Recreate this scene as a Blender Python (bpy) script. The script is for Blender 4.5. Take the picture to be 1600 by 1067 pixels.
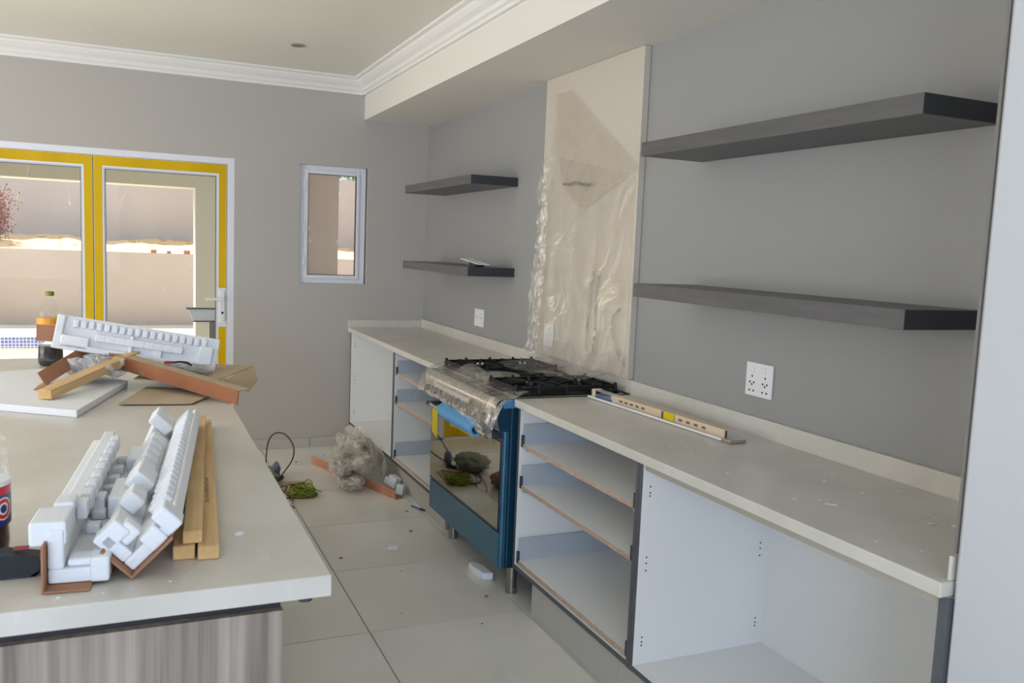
import bpy, bmesh, math, random
from mathutils import Vector, Matrix, noise
random.seed(7)
for o in list(bpy.data.objects): bpy.data.objects.remove(o, do_unlink=True)
S = bpy.context.scene
COL = S.collection
PI = math.pi

# ------------------------------------------------------------------ camera
def cam_axes(yaw, pitch, roll):
    y, p, r = (math.radians(a) for a in (yaw, pitch, roll))
    f = Vector((math.sin(y)*math.cos(p), math.cos(y)*math.cos(p), math.sin(p)))
    r0 = Vector((math.cos(y), -math.sin(y), 0)); u0 = r0.cross(f)
    ri = r0*math.cos(r)+u0*math.sin(r)
    return ri, ri.cross(f), f
ri, up, fw = cam_axes(24.033, -6.122, 2.340)
cd = bpy.data.cameras.new('camera'); cam = bpy.data.objects.new('camera', cd); COL.objects.link(cam)
M = Matrix((ri, up, -fw)).transposed().to_4x4(); M.translation = Vector((0, 0, 1.527)); cam.matrix_world = M
cd.sensor_width = 36; cd.lens = 1337.7/1600*36; cd.clip_start = .05; cd.clip_end = 300
cd.dof.use_dof = True; cd.dof.focus_distance = 4.2; cd.dof.aperture_fstop = 9
S.camera = cam

# ------------------------------------------------------------------ light
S.view_settings.view_transform = 'Standard'; S.view_settings.look = 'None'
S.view_settings.gamma = 1; S.view_settings.use_curve_mapping = False
S.view_settings.exposure = 0.5
w = bpy.data.worlds.new('sky'); S.world = w; w.use_nodes = True
bg = w.node_tree.nodes['Background']; bg.inputs[0].default_value = (.80, .90, 1.0, 1); bg.inputs[1].default_value = .95
def light(name, kind, loc, direction, energy, color, size=None, size_y=None):
    d = bpy.data.lights.new(name, kind); o = bpy.data.objects.new(name, d); COL.objects.link(o)
    o.location = loc; o.rotation_euler = Vector(direction).to_track_quat('-Z', 'Y').to_euler()
    d.energy = energy; d.color = color
    if kind == 'AREA': d.shape = 'RECTANGLE'; d.size = size; d.size_y = size_y
    return o
sun = light('sun', 'SUN', (0, 12, 20), (.38, -.50, -1.0), 9.5, (1, .94, .84)); sun.data.angle = .01
light('daylight_back_window', 'AREA', (-1.6, -3.38, 1.55), (0.0, 1, -.22), 95, (.65, .78, 1.0), 2.8, 1.7)
light('added_left_daylight', 'AREA', (-3.88, 3.6, 1.35), (1, 0, -.25), 62, (1.0, .945, .90), 3.4, 2.0)  # unseen area light, added for warm daylight from the left

# ------------------------------------------------------------------ materials
MATS = {}
def nodes(m):
    m.use_nodes = True; nt = m.node_tree; return nt, nt.nodes['Principled BSDF'], nt.nodes['Material Output']
def lin(c):
    return tuple(((v/255)/12.92 if v/255 <= .04045 else (((v/255)+.055)/1.055)**2.4) for v in c)+(1,)
def mat(name, rgb, rough=.5, metal=0, rgb2=None, scale=8, stretch=(1, 1, 1), bump=0, detail=4, lo=.35, hi=.65, spec=.5, bscale=None, coat=0, extra=None):
    if name in MATS: return MATS[name]
    m = bpy.data.materials.new(name); nt, p, out = nodes(m); MATS[name] = m
    p.inputs['Base Color'].default_value = lin(rgb); p.inputs['Roughness'].default_value = rough
    p.inputs['Metallic'].default_value = metal; p.inputs['Specular IOR Level'].default_value = spec
    p.inputs['Coat Weight'].default_value = coat
    tc = nt.nodes.new('ShaderNodeTexCoord'); mp = nt.nodes.new('ShaderNodeMapping'); mp.inputs['Scale'].default_value = stretch
    nt.links.new(tc.outputs['Object'], mp.inputs[0])
    if rgb2 is not None:
        n = nt.nodes.new('ShaderNodeTexNoise'); n.inputs['Scale'].default_value = scale; n.inputs['Detail'].default_value = detail
        nt.links.new(mp.outputs[0], n.inputs['Vector'])
        r = nt.nodes.new('ShaderNodeValToRGB'); r.color_ramp.elements[0].position = lo; r.color_ramp.elements[1].position = hi
        r.color_ramp.elements[0].color = lin(rgb); r.color_ramp.elements[1].color = lin(rgb2)
        nt.links.new(n.outputs[0], r.inputs[0]); nt.links.new(r.outputs[0], p.inputs['Base Color'])
    if bump:
        n2 = nt.nodes.new('ShaderNodeTexNoise'); n2.inputs['Scale'].default_value = bscale or scale*4; n2.inputs['Detail'].default_value = 3
        nt.links.new(mp.outputs[0], n2.inputs['Vector'])
        b = nt.nodes.new('ShaderNodeBump'); b.inputs['Strength'].default_value = bump; b.inputs['Distance'].default_value = .01
        nt.links.new(n2.outputs[0], b.inputs['Height']); nt.links.new(b.outputs[0], p.inputs['Normal'])
    return m

def film_mat(name, alpha, rgb=(235, 232, 225), scale=14, lo=.45, hi=.75, more=.35, gloss=.18, rough=.12):
    """clear plastic: mostly see-through, milky where it creases, with a gloss"""
    m = bpy.data.materials.new(name); nt, p, out = nodes(m); MATS[name] = m
    N = nt.nodes.new; L = nt.links.new
    tr = N('ShaderNodeBsdfTransparent'); gl = N('ShaderNodeBsdfGlossy'); gl.inputs['Roughness'].default_value = rough
    df = N('ShaderNodeBsdfDiffuse'); df.inputs[0].default_value = lin(rgb)
    tl = N('ShaderNodeBsdfTranslucent'); tl.inputs[0].default_value = lin(rgb)
    dm = N('ShaderNodeMixShader'); dm.inputs[0].default_value = .4; L(df.outputs[0], dm.inputs[1]); L(tl.outputs[0], dm.inputs[2])
    tc = N('ShaderNodeTexCoord'); n = N('ShaderNodeTexNoise'); n.inputs['Scale'].default_value = scale; n.inputs['Detail'].default_value = 6; n.inputs['Distortion'].default_value = 1.5
    L(tc.outputs['Object'], n.inputs['Vector'])
    mr = N('ShaderNodeMapRange'); mr.inputs['From Min'].default_value = lo; mr.inputs['From Max'].default_value = hi
    mr.inputs['To Min'].default_value = alpha; mr.inputs['To Max'].default_value = alpha+more
    L(n.outputs[0], mr.inputs['Value'])
    mx = N('ShaderNodeMixShader'); L(mr.outputs[0], mx.inputs[0]); L(tr.outputs[0], mx.inputs[1]); L(dm.outputs[0], mx.inputs[2])
    lw = N('ShaderNodeLayerWeight'); lw.inputs[0].default_value = .35
    mm = N('ShaderNodeMath'); mm.operation = 'MULTIPLY_ADD'; mm.inputs[1].default_value = gloss; mm.inputs[2].default_value = gloss*.35
    bp = N('ShaderNodeBump'); bp.inputs['Strength'].default_value = .8; bp.inputs['Distance'].default_value = .02
    L(n.outputs[0], bp.inputs['Height']); L(bp.outputs[0], gl.inputs['Normal'])
    L(lw.outputs['Fresnel'], mm.inputs[0])
    mg = N('ShaderNodeMixShader'); L(mm.outputs[0], mg.inputs[0]); L(mx.outputs[0], mg.inputs[1]); L(gl.outputs[0], mg.inputs[2])
    L(mg.outputs[0], out.inputs[0]); return m

def glass_mat(name, smear=.05, gloss=.6, tint=(.93, .94, .93)):
    m = bpy.data.materials.new(name); nt, p, out = nodes(m); MATS[name] = m
    N = nt.nodes.new; L = nt.links.new
    tr = N('ShaderNodeBsdfTransparent'); tr.inputs[0].default_value = tint+(1,)
    gl = N('ShaderNodeBsdfGlossy'); gl.inputs['Roughness'].default_value = .02
    fr = N('ShaderNodeFresnel'); fr.inputs[0].default_value = 1.5
    mu = N('ShaderNodeMath'); mu.operation = 'MULTIPLY'; mu.inputs[1].default_value = gloss; L(fr.outputs[0], mu.inputs[0])
    a = N('ShaderNodeMixShader'); L(mu.outputs[0], a.inputs[0]); L(tr.outputs[0], a.inputs[1]); L(gl.outputs[0], a.inputs[2])
    df = N('ShaderNodeBsdfTranslucent'); df.inputs[0].default_value = (.85, .84, .80, 1)
    tc = N('ShaderNodeTexCoord'); mp = N('ShaderNodeMapping'); mp.inputs['Scale'].default_value = (1.6, 1, .7)
    L(tc.outputs['Object'], mp.inputs[0])
    n = N('ShaderNodeTexNoise'); n.inputs['Scale'].default_value = 9; n.inputs['Detail'].default_value = 8; n.inputs['Distortion'].default_value = 1
    L(mp.outputs[0], n.inputs['Vector'])
    r = N('ShaderNodeMapRange'); r.inputs['From Min'].default_value = .66; r.inputs['From Max'].default_value = .74
    r.inputs['To Min'].default_value = smear; r.inputs['To Max'].default_value = .65; L(n.outputs[0], r.inputs['Value'])
    b = N('ShaderNodeMixShader'); L(r.outputs[0], b.inputs[0]); L(a.outputs[0], b.inputs[1]); L(df.outputs[0], b.inputs[2])
    L(b.outputs[0], out.inputs[0]); return m

m_ceil = mat('ceiling_paint', (236, 234, 224), .9)
m_white = mat('white_plaster', (232, 228, 220), .85)
m_corn = mat('cornice_plaster', (236, 234, 230), .8)
m_far = mat('light_grey_paint', (186, 182, 176), .9, bump=.05, bscale=60)
m_right = mat('mid_grey_paint', (157, 157, 155), .75, bump=.05, bscale=60)
m_nib = mat('white_wall_paint', (196, 199, 203), .8)
m_tile = mat('porcelain_tile', (236, 233, 226), .24, rgb2=(226, 222, 214), scale=1.3, detail=6, spec=.5)
m_grout = mat('grout', (158, 154, 146), .9)
m_skirt = mat('skirting_tile', (190, 187, 180), .4)
def top_mat():
    m = mat('dusty_worktop', (216, 212, 204), .34, rgb2=(206, 202, 193), scale=5, detail=6)
    nt, p, out = m.node_tree, m.node_tree.nodes['Principled BSDF'], None
    N = nt.nodes.new; L = nt.links.new
    tc = N('ShaderNodeTexCoord'); mp = N('ShaderNodeMapping'); mp.inputs['Scale'].default_value = (3, 1, 1); L(tc.outputs['Object'], mp.inputs[0])
    n = N('ShaderNodeTexNoise'); n.inputs['Scale'].default_value = 2.2; n.inputs['Detail'].default_value = 9; n.inputs['Distortion'].default_value = 2.2
    L(mp.outputs[0], n.inputs['Vector'])
    r = N('ShaderNodeMapRange'); r.inputs['From Min'].default_value = .60; r.inputs['From Max'].default_value = .70; r.inputs['To Max'].default_value = .65; L(n.outputs[0], r.inputs['Value'])
    mx = N('ShaderNodeMix'); mx.data_type = 'RGBA'
    old = p.inputs['Base Color'].links[0].from_socket
    L(r.outputs[0], mx.inputs[0]); L(old, mx.inputs[6]); mx.inputs[7].default_value = lin((228, 225, 218)); L(mx.outputs[2], p.inputs['Base Color'])
    rr = N('ShaderNodeMapRange'); rr.inputs['To Min'].default_value = .3; rr.inputs['To Max'].default_value = .75; L(r.outputs[0], rr.inputs['Value']); L(rr.outputs[0], p.inputs['Roughness'])
    return m
m_top = top_mat()
m_splash = mat('cream_splash_stone', (208, 199, 186), .3)
m_shelf = mat('charcoal_laminate', (84, 83, 84), .42, rgb2=(92, 91, 92), scale=6, stretch=(8, 1, 8))
m_shelfend = mat('charcoal_edging', (52, 54, 60), .5)
m_carc = mat('white_melamine', (240, 240, 238), .35)
m_edge = mat('slate_edging', (88, 91, 98), .5)
m_chip = mat('raw_chipboard', (206, 182, 164), .85, rgb2=(180, 152, 132), scale=120)
m_steel = mat('drawer_side_grey', (190, 197, 206), .4, metal=.15)
m_clip = mat('dark_clip', (60, 62, 68), .5)
m_rail = mat('beige_rail', (176, 170, 156), .8)
m_alu = mat('white_aluminium', (230, 232, 240), .4)
m_bead = mat('grey_gasket', (196, 200, 212), .5)
m_yel = mat('yellow_protective_film', (222, 182, 0), .45, rgb2=(206, 166, 0), scale=4, spec=.2, stretch=(1, 1, .2))
m_gask = mat('black_gasket', (40, 42, 48), .5)
m_glass = glass_mat('door_glass', .03, .10)
m_wglass = glass_mat('window_glass', .08, .25, (.93, .92, .93))
m_blue = mat('petrol_blue_film_steel', (54, 104, 132), .32, metal=.45, spec=.5)
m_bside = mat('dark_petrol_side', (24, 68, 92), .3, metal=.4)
m_navy = mat('navy_shade_and_tip', (18, 55, 88), .25, metal=.3)  # door blue darkened for the shadow under the control panel; also pen tip
m_mirror = mat('oven_mirror_glass', (150, 146, 134), .03, metal=1)
m_blackline = mat('black_trim', (16, 18, 22), .3)
m_ss = mat('brushed_steel', (205, 198, 190), .22, metal=.95, rgb2=(180, 174, 168), scale=20, stretch=(1, .1, 8))
m_chrome = mat('chrome', (215, 212, 208), .12, metal=1)
m_leg = mat('cooker_leg_steel', (160, 155, 146), .35, metal=.9)
m_iron = mat('cast_iron', (24, 24, 26), .55, spec=.3)
m_enam = mat('black_enamel', (20, 20, 22), .55, spec=.2)
m_bfoam = mat('blue_foam', (105, 172, 226), .7)
m_ysheet = mat('yellow_card', (222, 196, 10), .6)
m_white_p = mat('white_plastic', (236, 236, 238), .3)
m_hole = mat('dark_hole', (25, 25, 28), .8)
m_foam = mat('white_polystyrene', (238, 241, 246), .9, bump=.25, bscale=160)
m_card = mat('brown_cardboard', (176, 128, 100), .85, rgb2=(162, 114, 86), scale=6, stretch=(1, 1, 1))
m_pink = mat('salmon_cardboard', (206, 150, 118), .85, rgb2=(190, 134, 104), scale=8)
m_redc = mat('rust_cardboard', (172, 112, 78), .8, rgb2=(150, 96, 66), scale=5)
m_tanc = mat('tan_cardboard', (190, 172, 146), .9, rgb2=(176, 158, 132), scale=5)
m_wood = mat('pine_batten', (222, 190, 142), .7, rgb2=(208, 172, 122), scale=9, stretch=(9, .6, 9), detail=6)
m_woodend = mat('pine_end_grain', (226, 186, 130), .8, rgb2=(208, 164, 106), scale=40)
m_zeb = mat('grey_woodgrain_laminate', (180, 167, 154), .5, rgb2=(124, 114, 105), scale=6, stretch=(7, 7, .15), detail=15, lo=.34, hi=.68)
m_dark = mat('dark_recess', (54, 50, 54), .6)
m_film = film_mat('clear_film', .05, (225, 215, 200), 4, .5, .82, .16, .16)
m_film2 = film_mat('crinkled_film', .05, (246, 243, 238), 11, .50, .78, .24, .26, .13)
m_bag = film_mat('milky_bag', .24, (252, 247, 236), 8, .42, .70, .30, .14, .25)
m_gbag = mat('grey_bag', (132, 132, 124), .55, bump=.5, bscale=30)
m_rbag = mat('pink_bag', (176, 122, 112), .6, bump=.5, bscale=30)
m_green = mat('green_cable', (128, 142, 40), .45)
m_black = mat('black_cable', (28, 26, 26), .5)
m_red = mat('red_cable', (150, 40, 36), .5)
m_penb = mat('blue_plastic', (50, 80, 180), .4)
m_render = mat('shaded_render', (184, 178, 180), .95, rgb2=(174, 168, 170), scale=.6)
m_render2 = mat('pinkish_render', (182, 166, 158), .95, rgb2=(172, 158, 150), scale=.6)
m_patio = mat('cream_render', (190, 186, 174), .95)
m_brown = mat('taupe_render', (140, 126, 118), .95)
m_sand = mat('orange_sand', (232, 196, 148), 1, rgb2=(176, 124, 80), scale=5, detail=8, lo=.5, hi=.72, bump=.6, bscale=10)
m_paving = mat('pale_ground', (228, 220, 204), .9, rgb2=(214, 204, 184), scale=2)
m_cope = mat('pool_coping', (236, 226, 206), .8)
m_leafr = mat('russet_leaf', (134, 66, 58), .8, rgb2=(92, 48, 42), scale=4)
m_leafg = mat('dark_green_leaf', (90, 120, 70), .8)
m_brick = mat('red_brick', (170, 104, 84), .9)
m_black_p = mat('black_rubber', (46, 50, 56), .55)
m_cola = mat('dark_cola', (22, 14, 14), .12)
m_pet = film_mat('clear_bottle', .02, (240, 240, 235), 10, .5, .8, .05, .12, .05)
m_capg = mat('green_cap', (130, 140, 50), .5)

# ------------------------------------------------------------------ mesh helpers
class MB:
    def __init__(s): s.v = []; s.f = []
    def add(s, vs, fs):
        n = len(s.v); s.v += [tuple(v) for v in vs]; s.f += [tuple(i+n for i in f) for f in fs]; return s
    def box(s, x0, x1, y0, y1, z0, z1):
        return s.add([(x, y, z) for z in (z0, z1) for y in (y0, y1) for x in (x0, x1)],
                     [(0, 2, 3, 1), (4, 5, 7, 6), (0, 1, 5, 4), (1, 3, 7, 5), (3, 2, 6, 7), (2, 0, 4, 6)])
    def tube(s, pts, r, n=8, cap=True):
        pts = [Vector(p) for p in pts]; rs = r if isinstance(r, (list, tuple)) else [r]*len(pts)
        vs = []; fs = []; prev = None
        for i, p in enumerate(pts):
            t = (pts[min(i+1, len(pts)-1)]-pts[max(i-1, 0)]).normalized()
            a = prev if prev is not None else t.orthogonal().normalized()
            a = (a-t*a.dot(t)).normalized() if (a-t*a.dot(t)).length > 1e-5 else t.orthogonal().normalized()
            b = t.cross(a); prev = a
            vs += [p+(a*math.cos(2*PI*k/n)+b*math.sin(2*PI*k/n))*rs[i] for k in range(n)]
        for i in range(len(pts)-1):
            for k in range(n):
                fs.append((i*n+k, i*n+(k+1) % n, (i+1)*n+(k+1) % n, (i+1)*n+k))
        if cap:
            fs.append(tuple(reversed(range(n)))); fs.append(tuple((len(pts)-1)*n+k for k in range(n)))
        return s.add(vs, fs)
    def cyl(s, p0, p1, r, n=20, r1=None): return s.tube([p0, p1], [r, r if r1 is None else r1], n)
    def lathe(s, c, prof, n=28):
        vs = []; fs = []
        for (r, z) in prof: vs += [(c[0]+r*math.cos(2*PI*k/n), c[1]+r*math.sin(2*PI*k/n), c[2]+z) for k in range(n)]
        for i in range(len(prof)-1):
            for k in range(n): fs.append((i*n+k, i*n+(k+1) % n, (i+1)*n+(k+1) % n, (i+1)*n+k))
        fs.append(tuple(reversed(range(n)))); fs.append(tuple((len(prof)-1)*n+k for k in range(n)))
        return s.add(vs, fs)
    def prism(s, poly, ax, a0, a1):
        """poly of 2D points swept along axis ax ('x': (y,z) poly, 'y': (x,z), 'z': (x,y))"""
        def P(p, a): return {'x': (a, p[0], p[1]), 'y': (p[0], a, p[1]), 'z': (p[0], p[1], a)}[ax]
        n = len(poly); vs = [P(p, a0) for p in poly]+[P(p, a1) for p in poly]
        fs = [tuple(range(n)), tuple(range(2*n-1, n-1, -1))]+[(i, n+i, n+(i+1) % n, (i+1) % n) for i in range(n)]
        return s.add(vs, fs)
    def grid(s, fn, nu, nv):
        vs = [fn(i/nu, j/nv) for i in range(nu+1) for j in range(nv+1)]
        fs = [(i*(nv+1)+j, (i+1)*(nv+1)+j, (i+1)*(nv+1)+j+1, i*(nv+1)+j+1) for i in range(nu) for j in range(nv)]
        return s.add(vs, fs)
    def mesh(s, name, m, off=Vector((0, 0, 0)), smooth=False, fix=True):
        me = bpy.data.meshes.new(name); me.from_pydata([Vector(v)-off for v in s.v], [], s.f)
        if fix:
            b = bmesh.new(); b.from_mesh(me); bmesh.ops.recalc_face_normals(b, faces=b.faces); b.to_mesh(me); b.free()
        if smooth:
            for p in me.polygons: p.use_smooth = True
            if smooth == 'auto':
                b = bmesh.new(); b.from_mesh(me)
                for e in b.edges:
                    if len(e.link_faces) == 2 and e.calc_face_angle(0) > .6: e.smooth = False
                b.to_mesh(me); b.free()
        if m: me.materials.append(m)
        return me
FR = {}
def thing(name, label, cat, loc=(0, 0, 0), group=None, rot=None):
    o = bpy.data.objects.new(name, None); COL.objects.link(o); o.empty_display_size = .05
    if rot is not None:
        mm = rot.to_4x4(); mm.translation = Vector(loc); o.matrix_world = mm; FR[o.name] = Vector((0, 0, 0))
    else:
        o.location = loc; FR[o.name] = Vector(loc)
    o['label'] = label; o['category'] = cat
    if group: o['group'] = group
    return o
def bev(o, wd, seg=2):
    md = o.modifiers.new('bevel', 'BEVEL'); md.width = wd; md.segments = seg; md.limit_method = 'ANGLE'; return o
def part(name, mb, m, parent, smooth=False, bevel=0, label=None, kind=None, fix=True):
    off = FR[parent.name]
    o = bpy.data.objects.new(name, mb.mesh(name, m, off, smooth, fix)); COL.objects.link(o); o.parent = parent
    FR[o.name] = off
    if bevel: bev(o, bevel)
    if label: o['label'] = label
    if kind: o['kind'] = kind
    return o
def single(name, mb, m, label, cat, group=None, smooth=False, bevel=0, base=None, kind=None, fix=True):
    base = Vector(base) if base is not None else Vector((0, 0, 0))
    o = bpy.data.objects.new(name, mb.mesh(name, m, base, smooth, fix)); COL.objects.link(o); o.location = base
    FR[o.name] = base
    o['label'] = label; o['category'] = cat
    if group: o['group'] = group
    if kind: o['kind'] = kind
    if bevel: bev(o, bevel)
    return o
def struct(name, mb, m, label=None, bevel=0, smooth=False):
    o = bpy.data.objects.new(name, mb.mesh(name, m, Vector((0, 0, 0)), smooth)); COL.objects.link(o); o['kind'] = 'structure'
    FR[o.name] = Vector((0, 0, 0))
    if label: o['label'] = label
    if bevel: bev(o, bevel)
    return o
def inst(name, me, parent, loc, rotz=0):
    o = bpy.data.objects.new(name, me); COL.objects.link(o); o.parent = parent; o.location = Vector(loc)-FR[parent.name]; o.rotation_euler.z = rotz
    FR[o.name] = Vector((0, 0, 0)); return o
def smoothpts(pts, n=8):
    pts = [Vector(p) for p in pts]; out = []
    for i in range(len(pts)-1):
        p0, p1, p2, p3 = pts[max(i-1, 0)], pts[i], pts[i+1], pts[min(i+2, len(pts)-1)]
        for k in range(n):
            t = k/n; out.append(.5*((2*p1)+(p2-p0)*t+(2*p0-5*p1+4*p2-p3)*t*t+(3*p1-p0-3*p2+p3)*t**3))
    return out+[pts[-1]]
def frame_axes(u, hint):
    """rotation whose columns are a, u, b: local y runs along u, local x along the hint"""
    u = Vector(u).normalized(); a = Vector(hint); a = (a-u*a.dot(u)).normalized(); b = a.cross(u)
    return Matrix((a, u, b)).transposed()

W, D, ZC = 2.06, 6.34, 2.715
XL, YB = -4.0, -3.5
# ------------------------------------------------------------------ the room shell
fl = struct('floor', MB().box(XL-.2, W+.2, YB-.2, D+.25, -.12, -.008), m_grout, 'floor of large pale beige porcelain tiles')
xs = [.85+.665*k for k in range(-8, 3)]; ys = [3.172+.665*k for k in range(-11, 6)]
xs = [XL]+[x for x in xs if XL < x < W]+[W]; ys = [YB]+[y for y in ys if YB < y < D]+[D]
cache = {}
for i in range(len(xs)-1):
    for j in range(len(ys)-1):
        wx, wy = xs[i+1]-xs[i]-.005, ys[j+1]-ys[j]-.005
        if wx < .02 or wy < .02: continue
        k = (round(wx, 3), round(wy, 3))
        if k not in cache: cache[k] = MB().box(-wx/2, wx/2, -wy/2, wy/2, -.008, 0).mesh('tile', m_tile)
        inst('tile', cache[k], fl, ((xs[i]+xs[i+1])/2, (ys[j]+ys[j+1])/2, 0))
struct('ceiling', MB().box(XL-.2, W+.2, YB-.2, D+.25, ZC, ZC+.15), m_ceil, 'off-white plaster ceiling')
# far wall with the folding-door opening and the small window opening
DX0, DX1, DZ = -2.79, .655, 2.078
WX0, WX1, WZ0, WZ1 = 1.108, 1.605, 1.222, 2.079
fwb = MB()
fwb.box(XL-.2, DX0, D, D+.22, 0, ZC); fwb.box(DX0, DX1, D, D+.22, DZ, ZC); fwb.box(DX1, WX0, D, D+.22, 0, ZC)
fwb.box(WX0, WX1, D, D+.22, 0, WZ0); fwb.box(WX0, WX1, D, D+.22, WZ1, ZC); fwb.box(WX1, W+.2, D, D+.22, 0, ZC)
struct('wall_far', fwb, m_far, 'light grey painted far wall with the doors and small window')
struct('wall_right', MB().box(W, W+.2, YB-.2, D, 0, ZC), m_right, 'mid grey painted wall behind the shelves')
lb = MB(); lb.box(XL-.2, XL, YB, 1.5, 0, ZC).box(XL-.2, XL, 1.5, 5.3, 2.3, ZC).box(XL-.2, XL, 5.3, D, 0, ZC)
struct('wall_left', lb, m_far)
bb = MB(); bb.box(XL-.2, -3.1, YB-.2, YB, 0, ZC).box(-.1, W, YB-.2, YB, 0, ZC).box(-3.1, -.1, YB-.2, YB, 0, .5).box(-3.1, -.1, YB-.2, YB, 2.4, ZC)
struct('wall_back', bb, m_far)
struct('wall_near', MB().prism([(1.497, -.9), (W, -.9), (W, 1.148), (1.509, 1.148), (1.497, 1.135)], 'z', 0, ZC), m_nib, 'white wall end beside the near worktop, at the right edge')
struct('ceiling_bulkhead', MB().box(1.568, W, YB, D, 2.428, ZC), m_white, 'boxed white bulkhead running above the right wall')
# cornices: stepped profile (offset from the wall, z)
cp = [(0, 0), (.018, 0), (.02, .018), (.032, .024), (.034, .046), (.058, .062), (.072, .080), (.076, .094), (.098, .100), (.100, .112), (0, .112)]
mb = MB()
mb.prism([(D-a, ZC-.112+z) for a, z in cp], 'x', XL, 1.568)
struct('trim_1', mb, m_corn, 'stepped white cornice along the far wall')
struct('edge_shadow_strip', MB().box(1.503, 1.53, 1.1485, 1.1545, .958, 2.427), mat('corner_shadow_grey', (122, 118, 112), .7), 'thin grey strip imitating the soft shadow down the white wall end')  # added strip, its grey stands for the blurred shadow along this edge
mb = MB(); mb.prism([(1.568-a, ZC-.112+z) for a, z in cp], 'y', YB, D)
struct('trim_2', mb, m_corn, 'stepped white cornice along the bulkhead')
# tiled skirting on the far wall
sk = struct('baseboard_far', MB().box(DX1+.005, 1.5, D-.006, D-.001, 0, .068), m_grout, 'grey tile skirting along the far wall')
x = .662
for x1 in (1.205, 1.5):
    part('tile', MB().box(x, x1-.004, D-.016, D-.006, .001, .072), m_skirt, sk); x = x1

# ------------------------------------------------------------------ doors and window
fr = struct('trim_3', MB().box(.610, DX1, D+.0, D+.07, 0, DZ).box(DX0, .610, D+.0, D+.07, 2.036, DZ).box(DX0, DX0+.045, D, D+.07, 0, 2.036).box(DX0, DX1, D, D+.07, -.005, .012), m_alu, 'white aluminium frame around the folding doors')
fr.name = 'trim_3'
def leaf(idx, x0, x1, handle=False):
    z0, z1, y0, y1 = .016, 2.032, D+.012, D+.056
    sw = .062
    d = struct('door_%d' % idx, MB().box(x0, x0+sw, y0, y1, z0, z1).box(x1-sw, x1, y0, y1, z0, z1).box(x0+sw, x1-sw, y0, y1, z0, z0+.09).box(x0+sw, x1-sw, y0, y1, z1-.075, z1), m_alu,
               'glazed door leaf with frame still wrapped in yellow film')
    gx0, gx1, gz0, gz1 = x0+sw, x1-sw, z0+.09, z1-.075
    b = MB()
    for a in ((gx0, gx0+.008, gz0, gz1), (gx1-.008, gx1, gz0, gz1), (gx0+.008, gx1-.008, gz0, gz0+.008), (gx0+.008, gx1-.008, gz1-.008, gz1)):
        b.box(a[0], a[1], y0+.004, y0+.03, a[2], a[3])
    part('glazing_bead', b, m_bead, d)
    b = MB()
    for a in ((gx0+.008, gx0+.011, gz0+.008, gz1-.008), (gx1-.011, gx1-.008, gz0+.008, gz1-.008), (gx0+.011, gx1-.011, gz1-.011, gz1-.008)):
        b.box(a[0], a[1], y0+.010, y0+.03, a[2], a[3])
    part('gasket', b, m_gask, d)
    part('pane', MB().box(gx0+.008, gx1-.008, y0+.018, y0+.022, gz0+.008, gz1-.008), m_glass, d)
    part('seal', MB().box(x0-.0049, x0-.0001, y0+.006, y1-.004, z0, z1), m_gask, d)
    fy0, fy1 = y0-.0015, y0-.0002
    part('protective_film', MB().box(x0+.002, gx0-.010, fy0, fy1, z0, z1-.001), m_yel, d, label='yellow protective film')
    part('protective_film', MB().box(gx0-.010, gx1+.010, fy0, fy1, gz1+.012, z1-.001), m_yel, d, label='yellow protective film')
    part('protective_film', MB().box(gx0-.010, gx1+.010, fy0, fy1, z0, gz0-.01), m_yel, d, label='yellow protective film')
    if handle:
        part('protective_film', MB().box(gx1+.010, x1-.002, fy0, fy1, 1.175, z1-.001), m_yel, d, label='yellow protective film')
        part('protective_film', MB().box(gx1+.010, x1-.002, fy0, fy1, z0, .900), m_yel, d, label='yellow protective film')
        h = part('handle', MB().box(gx1+.016, x1-.010, y0-.010, y0, .93, 1.16), m_white_p, d, bevel=.004, label='white lever handle on a long plate')
        cx = gx1+.036
        part('lever', MB().cyl((cx, y0-.008, 1.098), (cx, y0-.050, 1.098), .009, 12).box(cx-.115, cx+.010, y0-.058, y0-.040, 1.089, 1.107), m_white_p, h, bevel=.003)
        part('keyhole', MB().cyl((cx, y0-.0105, 1.00), (cx, y0-.013, 1.00), .008, 12), m_hole, h)
    else:
        part('protective_film', MB().box(gx1+.010, x1-.002, fy0, fy1, z0, z1-.001), m_yel, d, label='yellow protective film')
    return d
L1 = leaf(1, -.231, .606, True)
leaf(2, -1.075, -.236); leaf(3, -1.919, -1.080); leaf(4, -2.74, -1.924)
wy = D+.022
wf = struct('window_1', MB().box(WX0, WX0+.034, wy, wy+.06, WZ0, WZ1).box(WX1-.058, WX1-.012, wy, wy+.06, WZ0, WZ1).box(WX0+.034, WX1-.058, wy, wy+.06, WZ0, WZ0+.034).box(WX0+.034, WX1-.058, wy, wy+.06, WZ1-.034, WZ1),
            m_alu, 'small casement window with white aluminium frame', bevel=.003)
sx0, sx1, sz0, sz1 = WX0+.034, WX1-.058, WZ0+.034, WZ1-.034
part('sash', MB().box(sx0, sx0+.028, wy-.008, wy+.04, sz0, sz1).box(sx1-.022, sx1, wy-.008, wy+.04, sz0, sz1).box(sx0+.028, sx1-.022, wy-.008, wy+.04, sz0, sz0+.028).box(sx0+.028, sx1-.022, wy-.008, wy+.04, sz1-.028, sz1), m_alu, wf, bevel=.003)
b = MB(); g = (sx0+.028, sx1-.022, sz0+.028, sz1-.028)
b.box(g[0], g[0]+.004, wy-.002, wy+.03, g[2], g[3]).box(g[1]-.004, g[1], wy-.002, wy+.03, g[2], g[3]).box(g[0], g[1], wy-.002, wy+.03, g[2], g[2]+.004).box(g[0], g[1], wy-.002, wy+.03, g[3]-.004, g[3])
part('gasket', b, m_gask, wf)
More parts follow.
